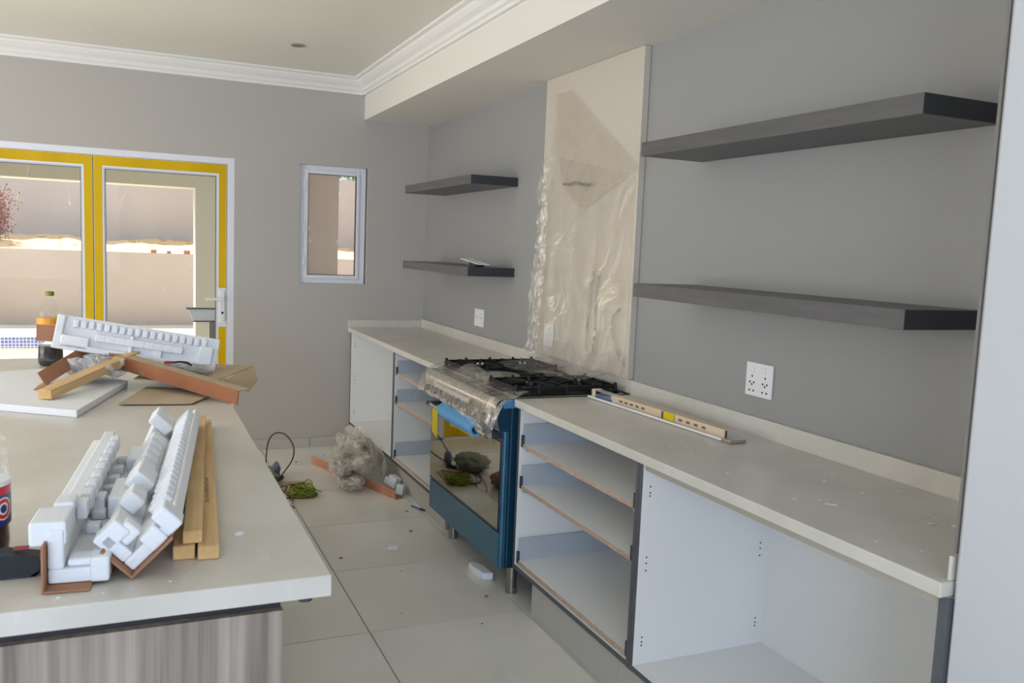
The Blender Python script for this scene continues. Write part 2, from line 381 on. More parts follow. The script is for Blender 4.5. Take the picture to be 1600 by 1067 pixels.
part('pane', MB().box(g[0], g[1], wy+.012, wy+.016, g[2], g[3]), m_wglass, wf)
for z in (1.38, 1.63, 1.93): part('hinge', MB().box(WX0+.026, WX0+.042, wy-.014, wy, z-.03, z+.03), m_alu, wf, bevel=.002)

# ------------------------------------------------------------------ outside
# ground, built round the empty pool pit (x -9..-1.25, y 12.9..15.05)
GZ = -.12
struct('patio_ground', MB().box(-14, 16, D+.25, 12.9, GZ-.1, GZ).box(-1.2, 16, 12.9, 15.05, GZ-.1, GZ).box(-14, 16, 15.05, 18.0, GZ-.1, GZ).box(-14, -9, 12.9, 15.05, GZ-.1, GZ), m_paving, 'bright sunlit pale ground outside the doors')
pool = thing('swimming_pool', 'empty pool with a band of small blue tiles below its coping, outside the doors', 'pool', (-5, 14, GZ-1.2))
part('basin', MB().box(-9.1, -1.1, 12.8, 15.15, GZ-1.3, GZ-1.2).box(-9.1, -1.2, 15.06, 15.16, GZ-1.2, GZ-.17).box(-9.1, -1.2, 12.8, 12.9, GZ-1.2, GZ-.1).box(-1.2, -1.1, 12.8, 15.16, GZ-1.2, GZ-.1).box(-9.1, -9.0, 12.8, 15.16, GZ-1.2, GZ-.1), m_cope, pool)
def poolmat():
    m = mat('blue_mosaic', (70, 90, 180), .3); nt, p, out = nodes(m); N = nt.nodes.new
    tc = N('ShaderNodeTexCoord'); mp = N('ShaderNodeMapping'); mp.inputs['Rotation'].default_value = (PI/2, 0, 0)
    br = N('ShaderNodeTexBrick'); br.offset = 0; br.inputs['Scale'].default_value = 1; br.inputs['Brick Width'].default_value = .05; br.inputs['Row Height'].default_value = .05
    br.inputs['Mortar Size'].default_value = .005; br.inputs['Color1'].default_value = lin((62, 84, 176)); br.inputs['Color2'].default_value = lin((92, 112, 190)); br.inputs['Mortar'].default_value = lin((200, 204, 220))
    nt.links.new(tc.outputs['Object'], mp.inputs[0]); nt.links.new(mp.outputs[0], br.inputs[0]); nt.links.new(br.outputs[0], p.inputs['Base Color']); return m
part('tile_band', MB().box(-9.0, -1.2, 15.045, 15.06, GZ-.175, GZ-.005), poolmat(), pool, label='band of small blue mosaic tiles')
part('coping', MB().box(-9, -1.2, 15.04, 15.4, GZ-.004, GZ+.004), m_cope, pool)
struct('lower_retaining_wall', MB().box(-14, 16, 17.0, 17.25, GZ, 1.20), m_render2, 'lower plastered retaining wall beyond the doors')
struct('upper_retaining_wall', MB().box(-14, 4.35, 20.2, 20.45, 1.0, 3.25).box(4.35, 4.9, 20.2, 20.45, 1.0, 2.97).box(4.9, 16, 20.28, 20.45, 1.0, 2.9), m_render, 'tall grey plastered boundary wall at the top of the sand bank')
def bank(u, v):
    x = -14+30*u; y = 17.2+3.1*v
    z = 1.16+.26*v + .10*noise.noise(Vector((x*1.1, y*1.1, 0)))*min(1, v*4) + .05*noise.noise(Vector((x*4, y*4, 3)))*min(1, v*4)
    return (x, y, z)
struct('sand_bank', MB().grid(bank, 220, 26), m_sand, 'bank of sunlit orange sand between the two outside walls', smooth=True)
for i, (x, s) in enumerate(((.36, .8), (.62, .6), (.93, .9))):
    single('brick', MB().box(x-.06*s, x+.06*s, 17.03, 17.16, 1.20, 1.20+.075*s), m_brick,
           ['dark broken brick left of the other two on the low outside wall', 'smallest broken brick, in the middle on the low outside wall', 'red brick nearest the column on the low outside wall'][i], 'brick', 'bricks on the low outside wall', base=(x, 17.1, 1.2), bevel=.006)
# terrace roof, beam and columns
struct('patio_beam', MB().box(-9, 1.62, 9.4, 9.75, 2.02, 2.45), m_patio, 'cream plastered beam over the terrace')
struct('patio_roof', MB().box(-9, 2.06, D+.22, 9.75, 2.45, 2.6), m_patio, 'terrace roof slab')
struct('patio_column', MB().box(.595, 1.12, 9.4, 9.75, GZ, 2.02), m_patio, 'cream plastered column beside the door edge')
struct('patio_pier', MB().box(1.62, 2.06, 9.4, 9.75, GZ, 2.45), m_brown, 'taupe plastered pier seen through the small window')
# bush with russet leaves
bush = thing('shrub', 'russet-leaved shrub on the sand bank at the left edge', 'shrub', (-2.62, 18.6, 1.28))
mb = MB(); fm = MB()
for k in range(14):
    a = random.uniform(0, 2*PI); rr = random.uniform(.2, .5)
    tip = Vector((-2.62+rr*math.cos(a), 18.6+rr*math.sin(a)*.6, 1.28+random.uniform(.35, .85)))
    mb.tube(smoothpts([(-2.62, 18.6, 1.25), ((-2.62+tip.x)/2+.05, (18.6+tip.y)/2, 1.28+(tip.z-1.28)*.6), tip], 4), [.016*(1-i/9.5)+.003 for i in range(9)], 5)
    for q in range(420):
        c = tip+Vector((random.gauss(0, .13), random.gauss(0, .12), random.gauss(-.10, .16)))
        if c.z < 1.3: continue
        n1 = Vector((random.uniform(-1, 1), random.uniform(-1, 1), random.uniform(-1, 1))).normalized(); n2 = n1.orthogonal().normalized()
        fm.add([c, c+n1*.03+n2*.014, c+n1*.06, c+n1*.03-n2*.014], [(0, 1, 2, 3)])
part('stem', mb, m_brown, bush); part('foliage', fm, m_leafr, bush, kind='stuff', fix=False)
tr = thing('hedge', 'green treetops showing above the far outside wall, seen through the small window', 'tree', (6.4, 24, 1))
mb = MB()
for q in range(2600):
    c = Vector((random.uniform(5.0, 8.4), 24+random.gauss(0, .3), 2.6+random.random()**1.4*.9))
    n1 = Vector((random.uniform(-1, 1), random.uniform(-1, 1), random.uniform(-1, 1))).normalized(); n2 = n1.orthogonal().normalized()
    mb.add([c, c+n1*.06+n2*.03, c+n1*.12, c+n1*.06-n2*.03], [(0, 1, 2, 3)])
tb = MB()
for x in (5.6, 6.6, 7.7): tb.tube([(x, 24, .9), (x+.1, 24, 2.2), (x, 24, 3.1)], [.09, .07, .02], 8)
part('trunk', tb, m_brown, tr, kind='stuff'); part('foliage', mb, m_leafg, tr, kind='stuff', fix=False)
struct('bank_behind_wall', MB().box(-14, 16, 20.45, 30, .6, 1.0), m_sand)

# ------------------------------------------------------------------ worktops, splash panel
def worktop(label, y0, y1, endy, face):
    t = thing('worktop', label, 'worktop', (1.76, (y0+y1)/2, .868))
    part('slab', MB().box(1.473, 2.04, y0, y1, .868, .900), m_top, t, bevel=.0025)
    part('upstand', MB().box(2.040, 2.0595, y0, y1, .868, .965), m_top, t, bevel=.002)
    return t
wt = worktop('pale dusty worktop on the near open cabinets, right foreground', 1.152, 3.252, 0, 0)
part('end_upstand', MB().box(1.499, 2.039, 1.153, 1.161, .9005, .952), m_top, wt, bevel=.002)
wt2 = worktop('pale dusty worktop beyond the cooker, running to the far wall', 4.238, 6.318, 0, 0)
part('end_upstand', MB().box(1.475, 2.04, 6.319, 6.338, .868, .955), m_top, wt2, bevel=.002)
sp = single('splash_panel', MB().box(2.026, 2.0595, 3.262, 4.222, .968, 2.427), m_splash, 'tall cream splash panel behind the cooker, half covered in clear film', 'panel', bevel=.003, base=(2.04, 3.74, .968))
mb = MB().box(2.040, 2.0595, 3.256, 4.234, .905, .967)
single('upstand', mb, m_top, 'low pale upstand strip behind the cooker hob', 'upstand', base=(2.05, 3.74, .905), bevel=.002)

# ------------------------------------------------------------------ base cabinets
X0, X1, ZB, ZT = 1.492, 2.022, .165, .866
T = .018
def carcass(label, y0, y1, holes=True, rail=True):
    t = thing('base_cabinet', label, 'cabinet', ((X0+X1)/2, (y0+y1)/2, ZB))
    part('side_panel', MB().box(X0+.002, X1, y0, y0+T, ZB, ZT), m_carc, t)
    part('side_panel', MB().box(X0+.002, X1, y1-T, y1, ZB, ZT), m_carc, t)
    part('bottom_panel', MB().box(X0+.002, X1, y0+T, y1-T, ZB+.002, ZB+.02), m_carc, t)
    part('back_panel', MB().box(X1, X1+.008, y0, y1, ZB, ZT), m_carc, t)
    part('edging', MB().box(X0, X0+.002, y0, y0+T, ZB, ZT).box(X0, X0+.002, y1-T, y1, ZB, ZT).box(X0, X0+.002, y0+T, y1-T, ZB+.002, ZB+.02), m_edge, t, label='slate grey front edging')
    if rail: part('front_rail', MB().box(X0+.008, X0+.10, y0+T, y1-T, ZT-.024, ZT-.004), m_rail, t)
    if holes:
        h = MB()
        for xx in (X0+.032, X1-.032):
            for zz in ((.785, .765, .755) if xx < 1.7 else ()) + (.55, .53, .505) + (.278, .262, .25):
                h.cyl((xx, y1-T-.0012, zz), (xx, y1-T+.001, zz), .0028, 8)
        part('pin_hole', h, m_hole, t, kind='stuff')
    return t
def drawer(t, y0, y1, zb, hs, label=None):
    """shallow drawer without a front: chipboard base with raw edge, thin grey metal sides"""
    d = part('drawer', MB().box(X0+.012, X1-.03, y0, y1, zb-.016, zb), m_carc, t, label=label)
    part('raw_edge', MB().box(X0+.0105, X0+.012, y0, y1, zb-.016, zb), m_chip, d, label='raw chipboard front edge')
    for ya in (y0-.008, y1):
        part('metal_side', MB().box(X0+.014, X1-.03, ya, ya+.008, zb-.012, zb+hs), m_steel, d)
        part('clip', MB().box(X0+.006, X0+.018, ya-.001 if ya < y1 else ya-.003, ya+.011 if ya < y1 else ya+.009, zb-.012, zb+.04), m_clip, d, bevel=.002)
    part('drawer_back', MB().box(X1-.03, X1-.015, y0, y1, zb-.012, zb+hs), m_carc, d)
    for ra, rb_ in ((y0-.010, y0+.02), (y1-.02, y1+.010)): part('runner', MB().box(X0+.02, X1-.02, ra, rb_, zb-.030, zb-.017), m_steel, d)
c1 = carcass('open white cabinet with no shelves at the near end of the run', 1.151, 2.292)
part('scribe_strip', MB().box(1.492, 1.5045, 1.1447, 1.1508, ZB, ZT), m_edge, c1, label='slate grey strip against the white wall end')
c2 = carcass('open white cabinet with three frontless drawers, between cooker and the near open cabinet', 2.294, 3.248, holes=False, rail=False)
for zb, hs in ((.712, .085), (.534, .085), (.205, .095)): drawer(c2, 2.294+T+.018, 3.248-T-.016, zb, hs)
c3 = carcass('open white cabinet with frontless drawers just left of the cooker', 4.246, 5.144, holes=False, rail=False)
for zb, hs in ((.732, .08), (.548, .08), (.205, .085)): drawer(c3, 4.246+T+.018, 5.144-T-.016, zb, hs)
c4 = carcass('open empty white cabinet in the far corner of the run', 5.146, 6.316, rail=False)
def plinth(label, y0, y1, x=1.540, cuts=()):
    t = thing('plinth', label, 'plinth', (x, (y0+y1)/2, 0))
    part('backing', MB().box(x+.008, x+.022, y0, y1, 0, .160), m_grout, t)
    ya = y0
    for yb in list(cuts)+[y1]:
        part('tile', MB().box(x, x+.008, ya+.001, yb-.001, .001, .158), m_skirt, t); ya = yb
plinth('grey tiled plinth under the near cabinets', 1.17, 3.10, 1.520, (1.75, 2.40, 3.0))
plinth('grey tiled plinth under the far cabinets', 4.262, 6.325, 1.545, (4.5, 5.05, 5.65))

# ------------------------------------------------------------------ floating shelves
def shelf(label, y0, y1, x, z, wd):
    t = thing('floating_shelf', label, 'shelf', (x, (y0+y1)/2, z-.052), group='charcoal floating shelves')
    part('board', MB().box(x, W-.001, y0+.001, y1-.001, z-.052, z), m_shelf, t, bevel=.001)
    part('end_cap', MB().box(x+.001, W-.001, y0, y0+.001, z-.051, z-.001), m_shelfend, t, label='darker end edging')
    part('end_cap', MB().box(x+.001, W-.001, y1-.001, y1, z-.051, z-.001), m_shelfend, t, label='darker end edging')
    return t
shelf('long charcoal floating shelf, upper one of the near pair on the right', 1.566, 2.85, 1.777, 1.952, 0)
shelf('long charcoal floating shelf, lower one of the near pair above the double socket', 1.566, 2.85, 1.777, 1.417, 0)
shelf('charcoal floating shelf, upper one of the far pair near the corner', 4.625, 5.925, 1.766, 1.944, 0)
shelf('charcoal floating shelf, lower one of the far pair, carrying a white device', 4.625, 5.925, 1.766, 1.417, 0)
rt = thing('network_box', 'small thin white device with dark underside on the far lower shelf', 'device', (1.87, 4.75, 1.418))
mb = MB().prism([(4.62, 1.432), (4.625, 1.438), (4.90, 1.464), (4.905, 1.459)], 'x', 1.82, 1.90)
part('cover', mb, m_white_p, rt, bevel=.002)
part('body', MB().prism([(4.68, 1.418), (4.68, 1.435), (4.78, 1.445), (4.78, 1.418)], 'x', 1.83, 1.89), m_black_p, rt, bevel=.002)

# ------------------------------------------------------------------ sockets, downlight
def socket(name, label, y0, y1, z0, z1, x=W, holes=True, kind='single'):
    t = thing(name, label, 'socket', (x, (y0+y1)/2, z0))
    part('plate', MB().box(x-.009, x-.0005, y0, y1, z0, z1), m_white_p, t, bevel=.003)
    cy = (y0+y1)/2
    if holes:
        h = MB()
        for cc in holes:
            for (dy, dz) in ((0, .016), (-.011, -.006), (.011, -.006)):
                h.cyl((x-.0098, cy+cc[0]+dy, cc[1]+dz), (x-.006, cy+cc[0]+dy, cc[1]+dz), .0038, 10)
        part('pin_hole', h, m_hole, t, kind='stuff')
        for s in (-1, 1):
            if (y1-y0) > .12 or s == 1: part('switch', MB().box(x-.013, x-.008, cy+s*.03-.007, cy+s*.03+.007, z1-.036, z1-.012), m_white_p, t, bevel=.0015)
    else:
        part('cover_screw', MB().cyl((x-.0105, cy, (z0+z1)/2), (x-.008, cy, (z0+z1)/2), .004, 10), m_bead, t)
    return t
zc = 1.098
socket('wall_socket', 'large double wall socket above the near worktop', 2.346, 2.487, 1.036, 1.158, holes=((-.035, zc-.006), (.035, zc-.006), (-.035, zc-.036), (.035, zc-.036)))
socket('wall_socket', 'small wall socket above the far worktop, left of the splash panel', 5.066, 5.222, 1.022, 1.136, holes=((-.035, zc-.01), (.035, zc-.01)))
socket('blank_plate', 'blank white wall plate on the splash panel under clear film', 4.003, 4.110, 1.022, 1.140, x=2.026, holes=())
dl = thing('downlight', 'small round recessed downlight in the ceiling', 'downlight', (.935, 5.48, ZC-.006))
n = 28; pr = [(.045, 0), (.045, -.006), (.036, -.008), (.032, -.003), (.032, .0)]
part('ring', MB().lathe((.935, 5.48, ZC), pr, 28), m_ss, dl, smooth='auto')
part('lamp', MB().lathe((.935, 5.48, ZC-.0045), [(.028, 0), (.024, -.004), (.012, -.006)], 20), mat('dim_lamp_glass', (120, 118, 110), .15), dl, smooth=True)

# ------------------------------------------------------------------ the range cooker
ck = thing('range_cooker', 'petrol-blue range cooker with mirrored oven door and film-wrapped steel controls', 'cooker', (1.73, 3.745, 0))
Y0, Y1 = 3.270, 4.222; XF = 1.440
part('body', MB().box(XF+.03, 2.015, Y0, Y1,   .150, .872), m_bside, ck, bevel=.004, label='petrol blue filmed steel body')
part('door_column', MB().box(XF, XF+.03, Y0, Y0+.022, .150, .760), m_blue, ck, bevel=.008)
part('storage_door', MB().box(XF-.002, XF+.028, Y0+.024, Y1, .152, .305), m_blue, ck, bevel=.003)
dr = part('oven_door', MB().box(XF, XF+.028, Y0+.024, Y1, .312, .752), m_navy, ck, bevel=.002, label='oven door with shadow-darkened blue top band and mirrored glass')
part('glass', MB().box(XF-.004, XF-.0005, Y0+.026, Y1-.002, .322, .706), m_mirror, dr, label='mirrored oven glass')
part('trim_line', MB().box(XF-.004, XF, Y0+.024, Y1, .312, .321), m_blackline, dr)
hd = part('handle', MB().cyl((1.385, Y0+.03, .729), (1.385, 4.165, .729), .0085, 14), m_ss, dr, smooth='auto', label='steel bar handle')
for yy in (Y0+.045, 4.12):
    part('bracket', MB().cyl((1.385, yy, .729), (XF+.002, yy, .729), .010, 10).cyl((1.385, yy-.022, .729), (1.385, yy+.022, .729), .011, 12), m_clip, hd, smooth='auto')
# blue foam sleeve: an open C-section
def sleeve():
    mb = MB(); n = 20; ys = (3.46, 3.925)
    ang = [math.radians(120)+math.radians(330)*k/n for k in range(n+1)]
    out = [(.030*math.cos(a), .030*math.sin(a)) for a in ang]; inn = [(.019*math.cos(a), .019*math.sin(a)) for a in reversed(ang)]
    out = [(out[0][0]+.024, out[0][1]+.018)]+out
    ring = out+inn
    m_ = len(ring)
    vs = [(1.385+a, ys[0], .727+b) for a, b in ring]+[(1.385+a, ys[1], .727+b) for a, b in ring]
    fs = [(i, (i+1) % m_, m_+(i+1) % m_, m_+i) for i in range(m_)]
    k = len(out); fs2 = []
    for i in range(n):
        a, b = i+1, i+2; c_, d_ = k+n-i, k+n-i-1
        fs2 += [(a, b, d_, c_), (m_+a, m_+c_, m_+d_, m_+b)]
    return mb.add(vs, fs+fs2)
part('foam_sleeve', sleeve(), m_bfoam, hd, label='light blue foam sleeve over the handle')
part('sticker', MB().box(XF-.0055, XF-.0045, 3.62, 3.93, .655, .712), m_ysheet, dr, label='yellow sticker on the oven glass')
part('tag', MB().prism([(3.885, .735), (3.965, .735), (3.965, .62), (3.885, .60)], 'x', 1.352, 1.354), m_ysheet, dr, label='yellow card tag hanging behind the handle')
part('sticker', MB().box(XF-.0015, XF-.0002, 3.82, 4.02, .715, .745), mat('pale_label', (222, 226, 190), .5), dr)
# control panel: bull-nosed steel front
prof = [(XF+.03, .760), (1.418, .760), (1.408, .790), (1.400, .835), (1.398, .856)]
for k in range(7):
    a = PI+ -PI*.5*k/6; prof.append((1.430+.032*math.cos(a), .866+.028*math.sin(a)))
prof += [(XF+.09, .896), (XF+.09, .872), (XF+.03, .872)]
part('control_panel', MB().prism(prof, 'y', Y0, Y1+.004), m_ss, ck, smooth='auto', label='brushed steel control panel')
part('panel_end', MB().prism(prof, 'y', Y0-.003, Y0-.0005), m_bside, ck)
part('corner_film', MB().box(1.43, 1.50, Y0-.0045, Y0-.0031, .858, .894), mat('light_blue_film', (88, 150, 195), .3, metal=.3), ck, label='light blue protective film on the corner')
for i, yy in enumerate((4.15, 4.03, 3.905, 3.80, 3.735, 3.63, 3.53, 3.38)):
    k = part('knob', MB().cyl((1.405, yy, .803), (1.397, yy, .805), .025, 20), m_leg, ck, smooth='auto')
    part('grip', MB().cyl((1.397, yy, .805), (1.374, yy, .808), .016, 16).box(1.366, 1.376, yy-.007, yy+.007, .781, .833), m_enam, k, bevel=.001)
part('printed_panel', MB().prism([(1.4035, .818), (1.4025, .818), (1.3985, .842), (1.3995, .842)], 'y', 3.60, 4.10), mat('pale_print', (236, 226, 222), .35), ck)
# hob
part('hob_top', MB().box(XF+.05, 2.02, Y0+.002, Y1-.002, .8965, .904), m_ss, ck, bevel=.002)
part('hob_tray', MB().box(1.485, 2.0, 3.276, 3.61, .904, .909), m_enam, ck, bevel=.002, label='black enamel tray')
part('hob_tray', MB().box(1.485, 2.0, 3.88, 4.216, .904, .909), m_enam, ck, bevel=.002, label='black enamel tray')
def burner(cx, cy, r):
    b = part('burner', MB().lathe((cx, cy, .9085), [(r, 0), (r, .012), (r*.8, .014)], 20), m_ss, ck, smooth='auto')
    part('burner_cap', MB().lathe((cx, cy, .923), [(r*.8, 0), (r*.82, .006), (r*.6, .009)], 20), m_iron, b, smooth='auto')
for cx in (1.63, 1.87):
    burner(cx, 3.445, .034); burner(cx, 4.045, .034)
burner(1.76, 3.745, .06)
part('wok_disc', MB().lathe((1.60, 3.745, .906), [(.105, 0), (.11, .02), (.105, .024), (.06, .023)], 32), m_ss, ck, smooth='auto')
def grate(y0, y1):
    x0, x1, z = 1.500, 1.99, .938
    mb = MB(); t = .005; cy = (y0+y1)/2
    def bar(a, b, h0=.010):
        a, b = Vector(a), Vector(b); d = (b-a).normalized(); n_ = Vector((-d.y, d.x, 0))*t
        vs = [p+q+Vector((0, 0, zz)) for zz in (-h0, .006) for p, q in ((a, -n_), (a, n_), (b, n_), (b, -n_))]
        mb.add(vs, [(0, 1, 2, 3), (7, 6, 5, 4), (0, 4, 5, 1), (1, 5, 6, 2), (2, 6, 7, 3), (3, 7, 4, 0)])
    for yy in (y0, y1): bar((x0, yy, z-.004), (x1, yy, z-.004))
    for xx in (x0, (x0+x1)/2, x1): bar((xx, y0, z-.004), (xx, y1, z-.004))
    for cx in (1.63, 1.87):
        for k in range(8):
            a = PI/8+k*PI/4; c_, s_ = math.cos(a), math.sin(a)
            rr = min(.112/abs(c_), (y1-cy)/abs(s_))
            bar((cx+.030*c_, cy+.030*s_, z+.002), (cx+rr*c_, cy+rr*s_, z), .012)
    for xx in (x0, x0+.11, (x0+x1)/2, x1-.11, x1):
        for yy in (y0, y1): mb.tube([(xx, yy, .9095), (xx, yy, z-.004), (xx, yy, z+.012)], [.010, .009, .007], 8)
    part('pan_support', mb, m_iron, ck)
grate(3.30, 3.585); grate(3.90, 4.195)
for (lx, ly) in ((1.545, Y0+.095), (1.545, Y1-.095), (1.93, Y0+.095), (1.93, Y1-.095)):
    g = part('leg', MB().cyl((lx, ly, .02), (lx, ly, .15), .0225, 20), m_leg, ck, smooth='auto')
    part('foot', MB().cyl((lx, ly, 0.0005), (lx, ly, .03), .026, 20), m_leg, g, smooth='auto')
    part('collar', MB().cyl((lx, ly, .13), (lx, ly, .1495), .027, 20), m_leg, g, smooth='auto')

# clear film over the controls and the hob
def fold(v, amp, sc, seed=0):
    return amp*(abs(noise.noise(Vector(v)*sc+Vector((seed, 0, 0))))*2-.5)
def film_front(u, v):
    y = 4.262-1.02*u
    pk = math.exp(-((u-.45)/.10)**2); rt_ = max(0, (u-.62)/.38)
    path = [(1.56-.02*rt_, .930), (1.50, .926), (1.445, .912), (1.405, .900), (1.380, .872), (1.366, .84), (1.354, .806-.02*rt_), (1.352, .790-.055*rt_)]
    s = v*(len(path)-1); i = min(int(s), len(path)-2); f = s-i
    x = path[i][0]*(1-f)+path[i+1][0]*f; z = path[i][1]*(1-f)+path[i+1][1]*f
    if v < .45:
        k = (.45-v)/.45
        z += .055*pk*math.exp(-((v-.20)/.16)**2); x -= .035*k*(1-pk)*(1-.5*rt_)
    e = max(0, u-.93)/.07; e2 = max(0, .05-u)/.05
    z -= .03*e*v + .07*e2*v; x += .02*e
    if v > .8: z -= (.003+.010*rt_)*math.sin(u*31)*(v-.8)*5
    a = .15+rt_*1.1
    d = fold((x, y*.8, z), .010*a, 9) + fold((x, y, z), .004*a, 24, 5)
    return (x-max(-.004, d)*.9, y, z+d*.4)
fc = thing('plastic_film', 'crinkled clear plastic film draped over the cooker control panel', 'plastic film', (1.40, 3.75, .74))
part('sheet', MB().grid(film_front, 150, 60), m_film2, fc, smooth=True, fix=False)
def film_hob(u, v):
    y = 4.00-.80*u*(.70+.30*v)+.08*v; x = 1.66+.355*v+.16*(1-v)*abs(u-.35)
    z = .958+.02*v*v*v+fold((x, y, 0), .014, 8, 9)+fold((x, y, 0), .004, 22, 2)+.012*math.sin(u*9)*v
    if v > .9: z += (v-.9)*.8
    return (min(x, 2.018), y, max(z, .951))
fh = thing('plastic_film', 'loose clear plastic film lying over the back of the hob', 'plastic film', (1.85, 3.7, .95))
part('sheet', MB().grid(film_hob, 110, 60), m_film2, fh, smooth=True, fix=False)
# film on the splash panel, with its left edge bulging past the panel
fp = thing('plastic_film', 'tall sheet of clear film peeling off the cream splash panel', 'plastic film', (2.01, 3.75, 1.0))
def film_wall(u, v):
    z = .975+v*(.90+.16*u)
    yl = 4.25+.03*math.sin(v*7)+.02*noise.noise(Vector((0, 0, z*5)))-(.12*max(0, v-.82)/.18)
    yr = 3.27
    y = yr+(yl-yr)*u
    e = max(0, u-.88)/.12; e2 = max(0, .25-v)/.25
    d = .004+abs(noise.noise(Vector((y*5, z*2.0, 1))))*.010+e*.022*(.6+.6*abs(noise.noise(Vector((3, y*30, z*14)))))+ .03*e2*e2+abs(noise.noise(Vector((y*26, z*9, 4))))*.020*e
    return (2.024-d, y, z)
part('sheet', MB().grid(film_wall, 110, 120), m_film, fp, smooth=True, fix=False)
def film_edge(u, v):
    z = .96+v*1.03
    yc = 4.165+.030*math.sin(v*5+1.5)+.02*noise.noise(Vector((0, 0, z*6)))
    y = yc+(u-.5)*(.10+.04*noise.noise(Vector((2, 0, z*4))))*(1-.5*v)
    d = .008+.030*abs(noise.noise(Vector((y*18, z*9, 4))))+.010*abs(noise.noise(Vector((y*50, z*22, 8))))
    return (2.015-d, y, z)
part('crumpled_edge', MB().grid(film_edge, 24, 190), m_film2, fp, smooth=True, fix=False, label='crumpled shiny left edge of the film')
tri = [(4.06, 2.335), (3.915, 2.325), (3.235, 1.905), (3.76, 1.725), (3.93, 1.86), (4.10, 2.02)]
def film_flap(u, v):
    # blend the six-point outline across: left chain (tri[5..3]) to right chain
    L_ = [(3.765, 1.722), (3.95, 1.86), (4.10, 2.05), (4.075, 2.335)]; R_ = [(3.755, 1.72), (3.235, 1.905), (3.60, 2.13), (3.905, 2.33)]
    def at(c, t):
        s = t*(len(c)-1); i = min(int(s), len(c)-2); f = s-i
        return (c[i][0]*(1-f)+c[i+1][0]*f, c[i][1]*(1-f)+c[i+1][1]*f)
    a, b = at(L_, v), at(R_, v)
    y = a[0]*(1-u)+b[0]*u; z = a[1]*(1-u)+b[1]*u
    return (2.008-.006*abs(noise.noise(Vector((y*7, z*5, 7))))-.012*u*(1-u), y, z)
part('folded_flap', MB().grid(film_flap, 40, 60), film_mat('folded_film', .20, (220, 206, 188), 8, .5, .8, .2, .12), fp, smooth=True, fix=False, label='triangular flap folded over')
cab = part('tear', MB().tube(smoothpts([(2.004, 3.94, 1.868), (2.000, 3.87, 1.862), (2.002, 3.80, 1.868), (2.0, 3.72, 1.852), (2.003, 3.66, 1.850)], 5), [.003+.004*abs(math.sin(k*1.7)) for k in range(21)], 6), mat('grey_tear', (150, 140, 126), .8), fp, label='ragged grey tear in the film')
gl = MB()
for (ya, yb) in ((3.62, 3.63), (3.56, 3.555)):
    gl.tube(smoothpts([(2.016, ya-.02, 1.44), (2.013, ya, 1.35), (2.014, yb, 1.2), (2.016, yb+.01, 1.05)], 6), .005, 6)
gl.tube(smoothpts([(2.016, 3.34, 1.28), (2.013, 3.40, 1.22), (2.014, 3.36, 1.10), (2.016, 3.28, 1.03)], 6), .004, 6)
part('crease', gl, film_mat('crease_film', .28, (214, 204, 176), 20, .45, .7, .3, .3), fp, label='gathered vertical creases')

# ------------------------------------------------------------------ drawer runners lying on the near worktop
p0 = Vector((1.846, 3.22, .9005)); p1 = Vector((1.885, 2.345, .9005)); Lr = (p1-p0).length
Rm = frame_axes(p1-p0, (-1, 0, 0))   # local x to the room, y along the rail, z: down?
if Rm.col[2].z < 0: Rm = frame_axes(p1-p0, (1, 0, 0))
sgn = -1 if Rm.col[0].x > 0 else 1   # side facing the room
rl = thing('drawer_runner', 'long metal drawer runner with slots lying on the near worktop', 'drawer runner', p0, rot=Rm)
def lb(x0, x1, y0, y1, z0, z1):
    a, b = sorted((x0*sgn, x1*sgn)); return MB().box(a, b, y0, y1, z0, z1)
part('base_channel', lb(-.034, .040, 0, Lr, 0, .004), m_ss, rl)
part('lip', lb(.036, .040, 0, Lr, .004, .012), m_alu, rl)
part('inner_channel', lb(-.020, .014, .03, Lr-.04, .004, .026), m_clip, rl)
m_cream = mat('cream_zinc', (232, 212, 184), .4, metal=.3)
part('slotted_strip', lb(.014, .018, .20, .50, .006, .036), m_cream, rl, label='cream slotted strip')
part('slotted_strip', lb(.014, .018, .585, Lr-.01, .006, .036), m_cream, rl, label='cream slotted strip')
part('strip_top', lb(-.02, .018, .20, Lr-.01, .036, .038), m_cream, rl)
part('sticker', lb(.013, .0185, .515, .58, .006, .0375), m_ysheet, rl, label='yellow sticker')
part('bright_plate', lb(-.018, .018, .025, .155, .006, .038), mat('bright_zinc', (190, 205, 235), .12, metal=1), rl, bevel=.003, label='mirror-bright metal plate')
part('end_block', lb(-.02, .022, 0, .024, .004, .040), m_cream, rl, bevel=.003)
part('end_block', lb(-.02, .020, .160, .197, .004, .038), m_cream, rl, bevel=.003)
sl = MB()
for yy in (.225, .262, .300, .340, .380, .62, .665, .71, .755):
    sl.v += []; a = lb(.0178, .0186, yy-.011, yy+.011, .018, .027); sl.add(a.v, a.f)
part('slot', sl, m_hole if False else mat('slot_shade', (120, 104, 84), .8), rl, kind='stuff')
part('end_cap', lb(-.034, .040, Lr, Lr+.045, 0, .014), m_ss, rl, bevel=.003)
sc = [(random.uniform(1.53, 1.95), 1.25+1.1*random.random()**1.5) for k in range(22)]
mb = MB()
for k, (x, y) in enumerate(sc):
    r = random.uniform(.002, .007); a = random.uniform(0, PI)
    pts = [(x+r*(1+.5*math.sin(3*t+k))*math.cos(t)*1.6, y+r*math.sin(t)) for t in (0, 1.2, 2.4, 3.6, 4.9)]
    mb.prism(pts, 'z', .9003, .9003+random.uniform(.0006, .002))
single('plaster_crumb', mb, m_foam, 'scattered crumbs of white plaster on the near worktop', 'plaster crumbs', kind='stuff', base=(1.8, 1.6, .9))

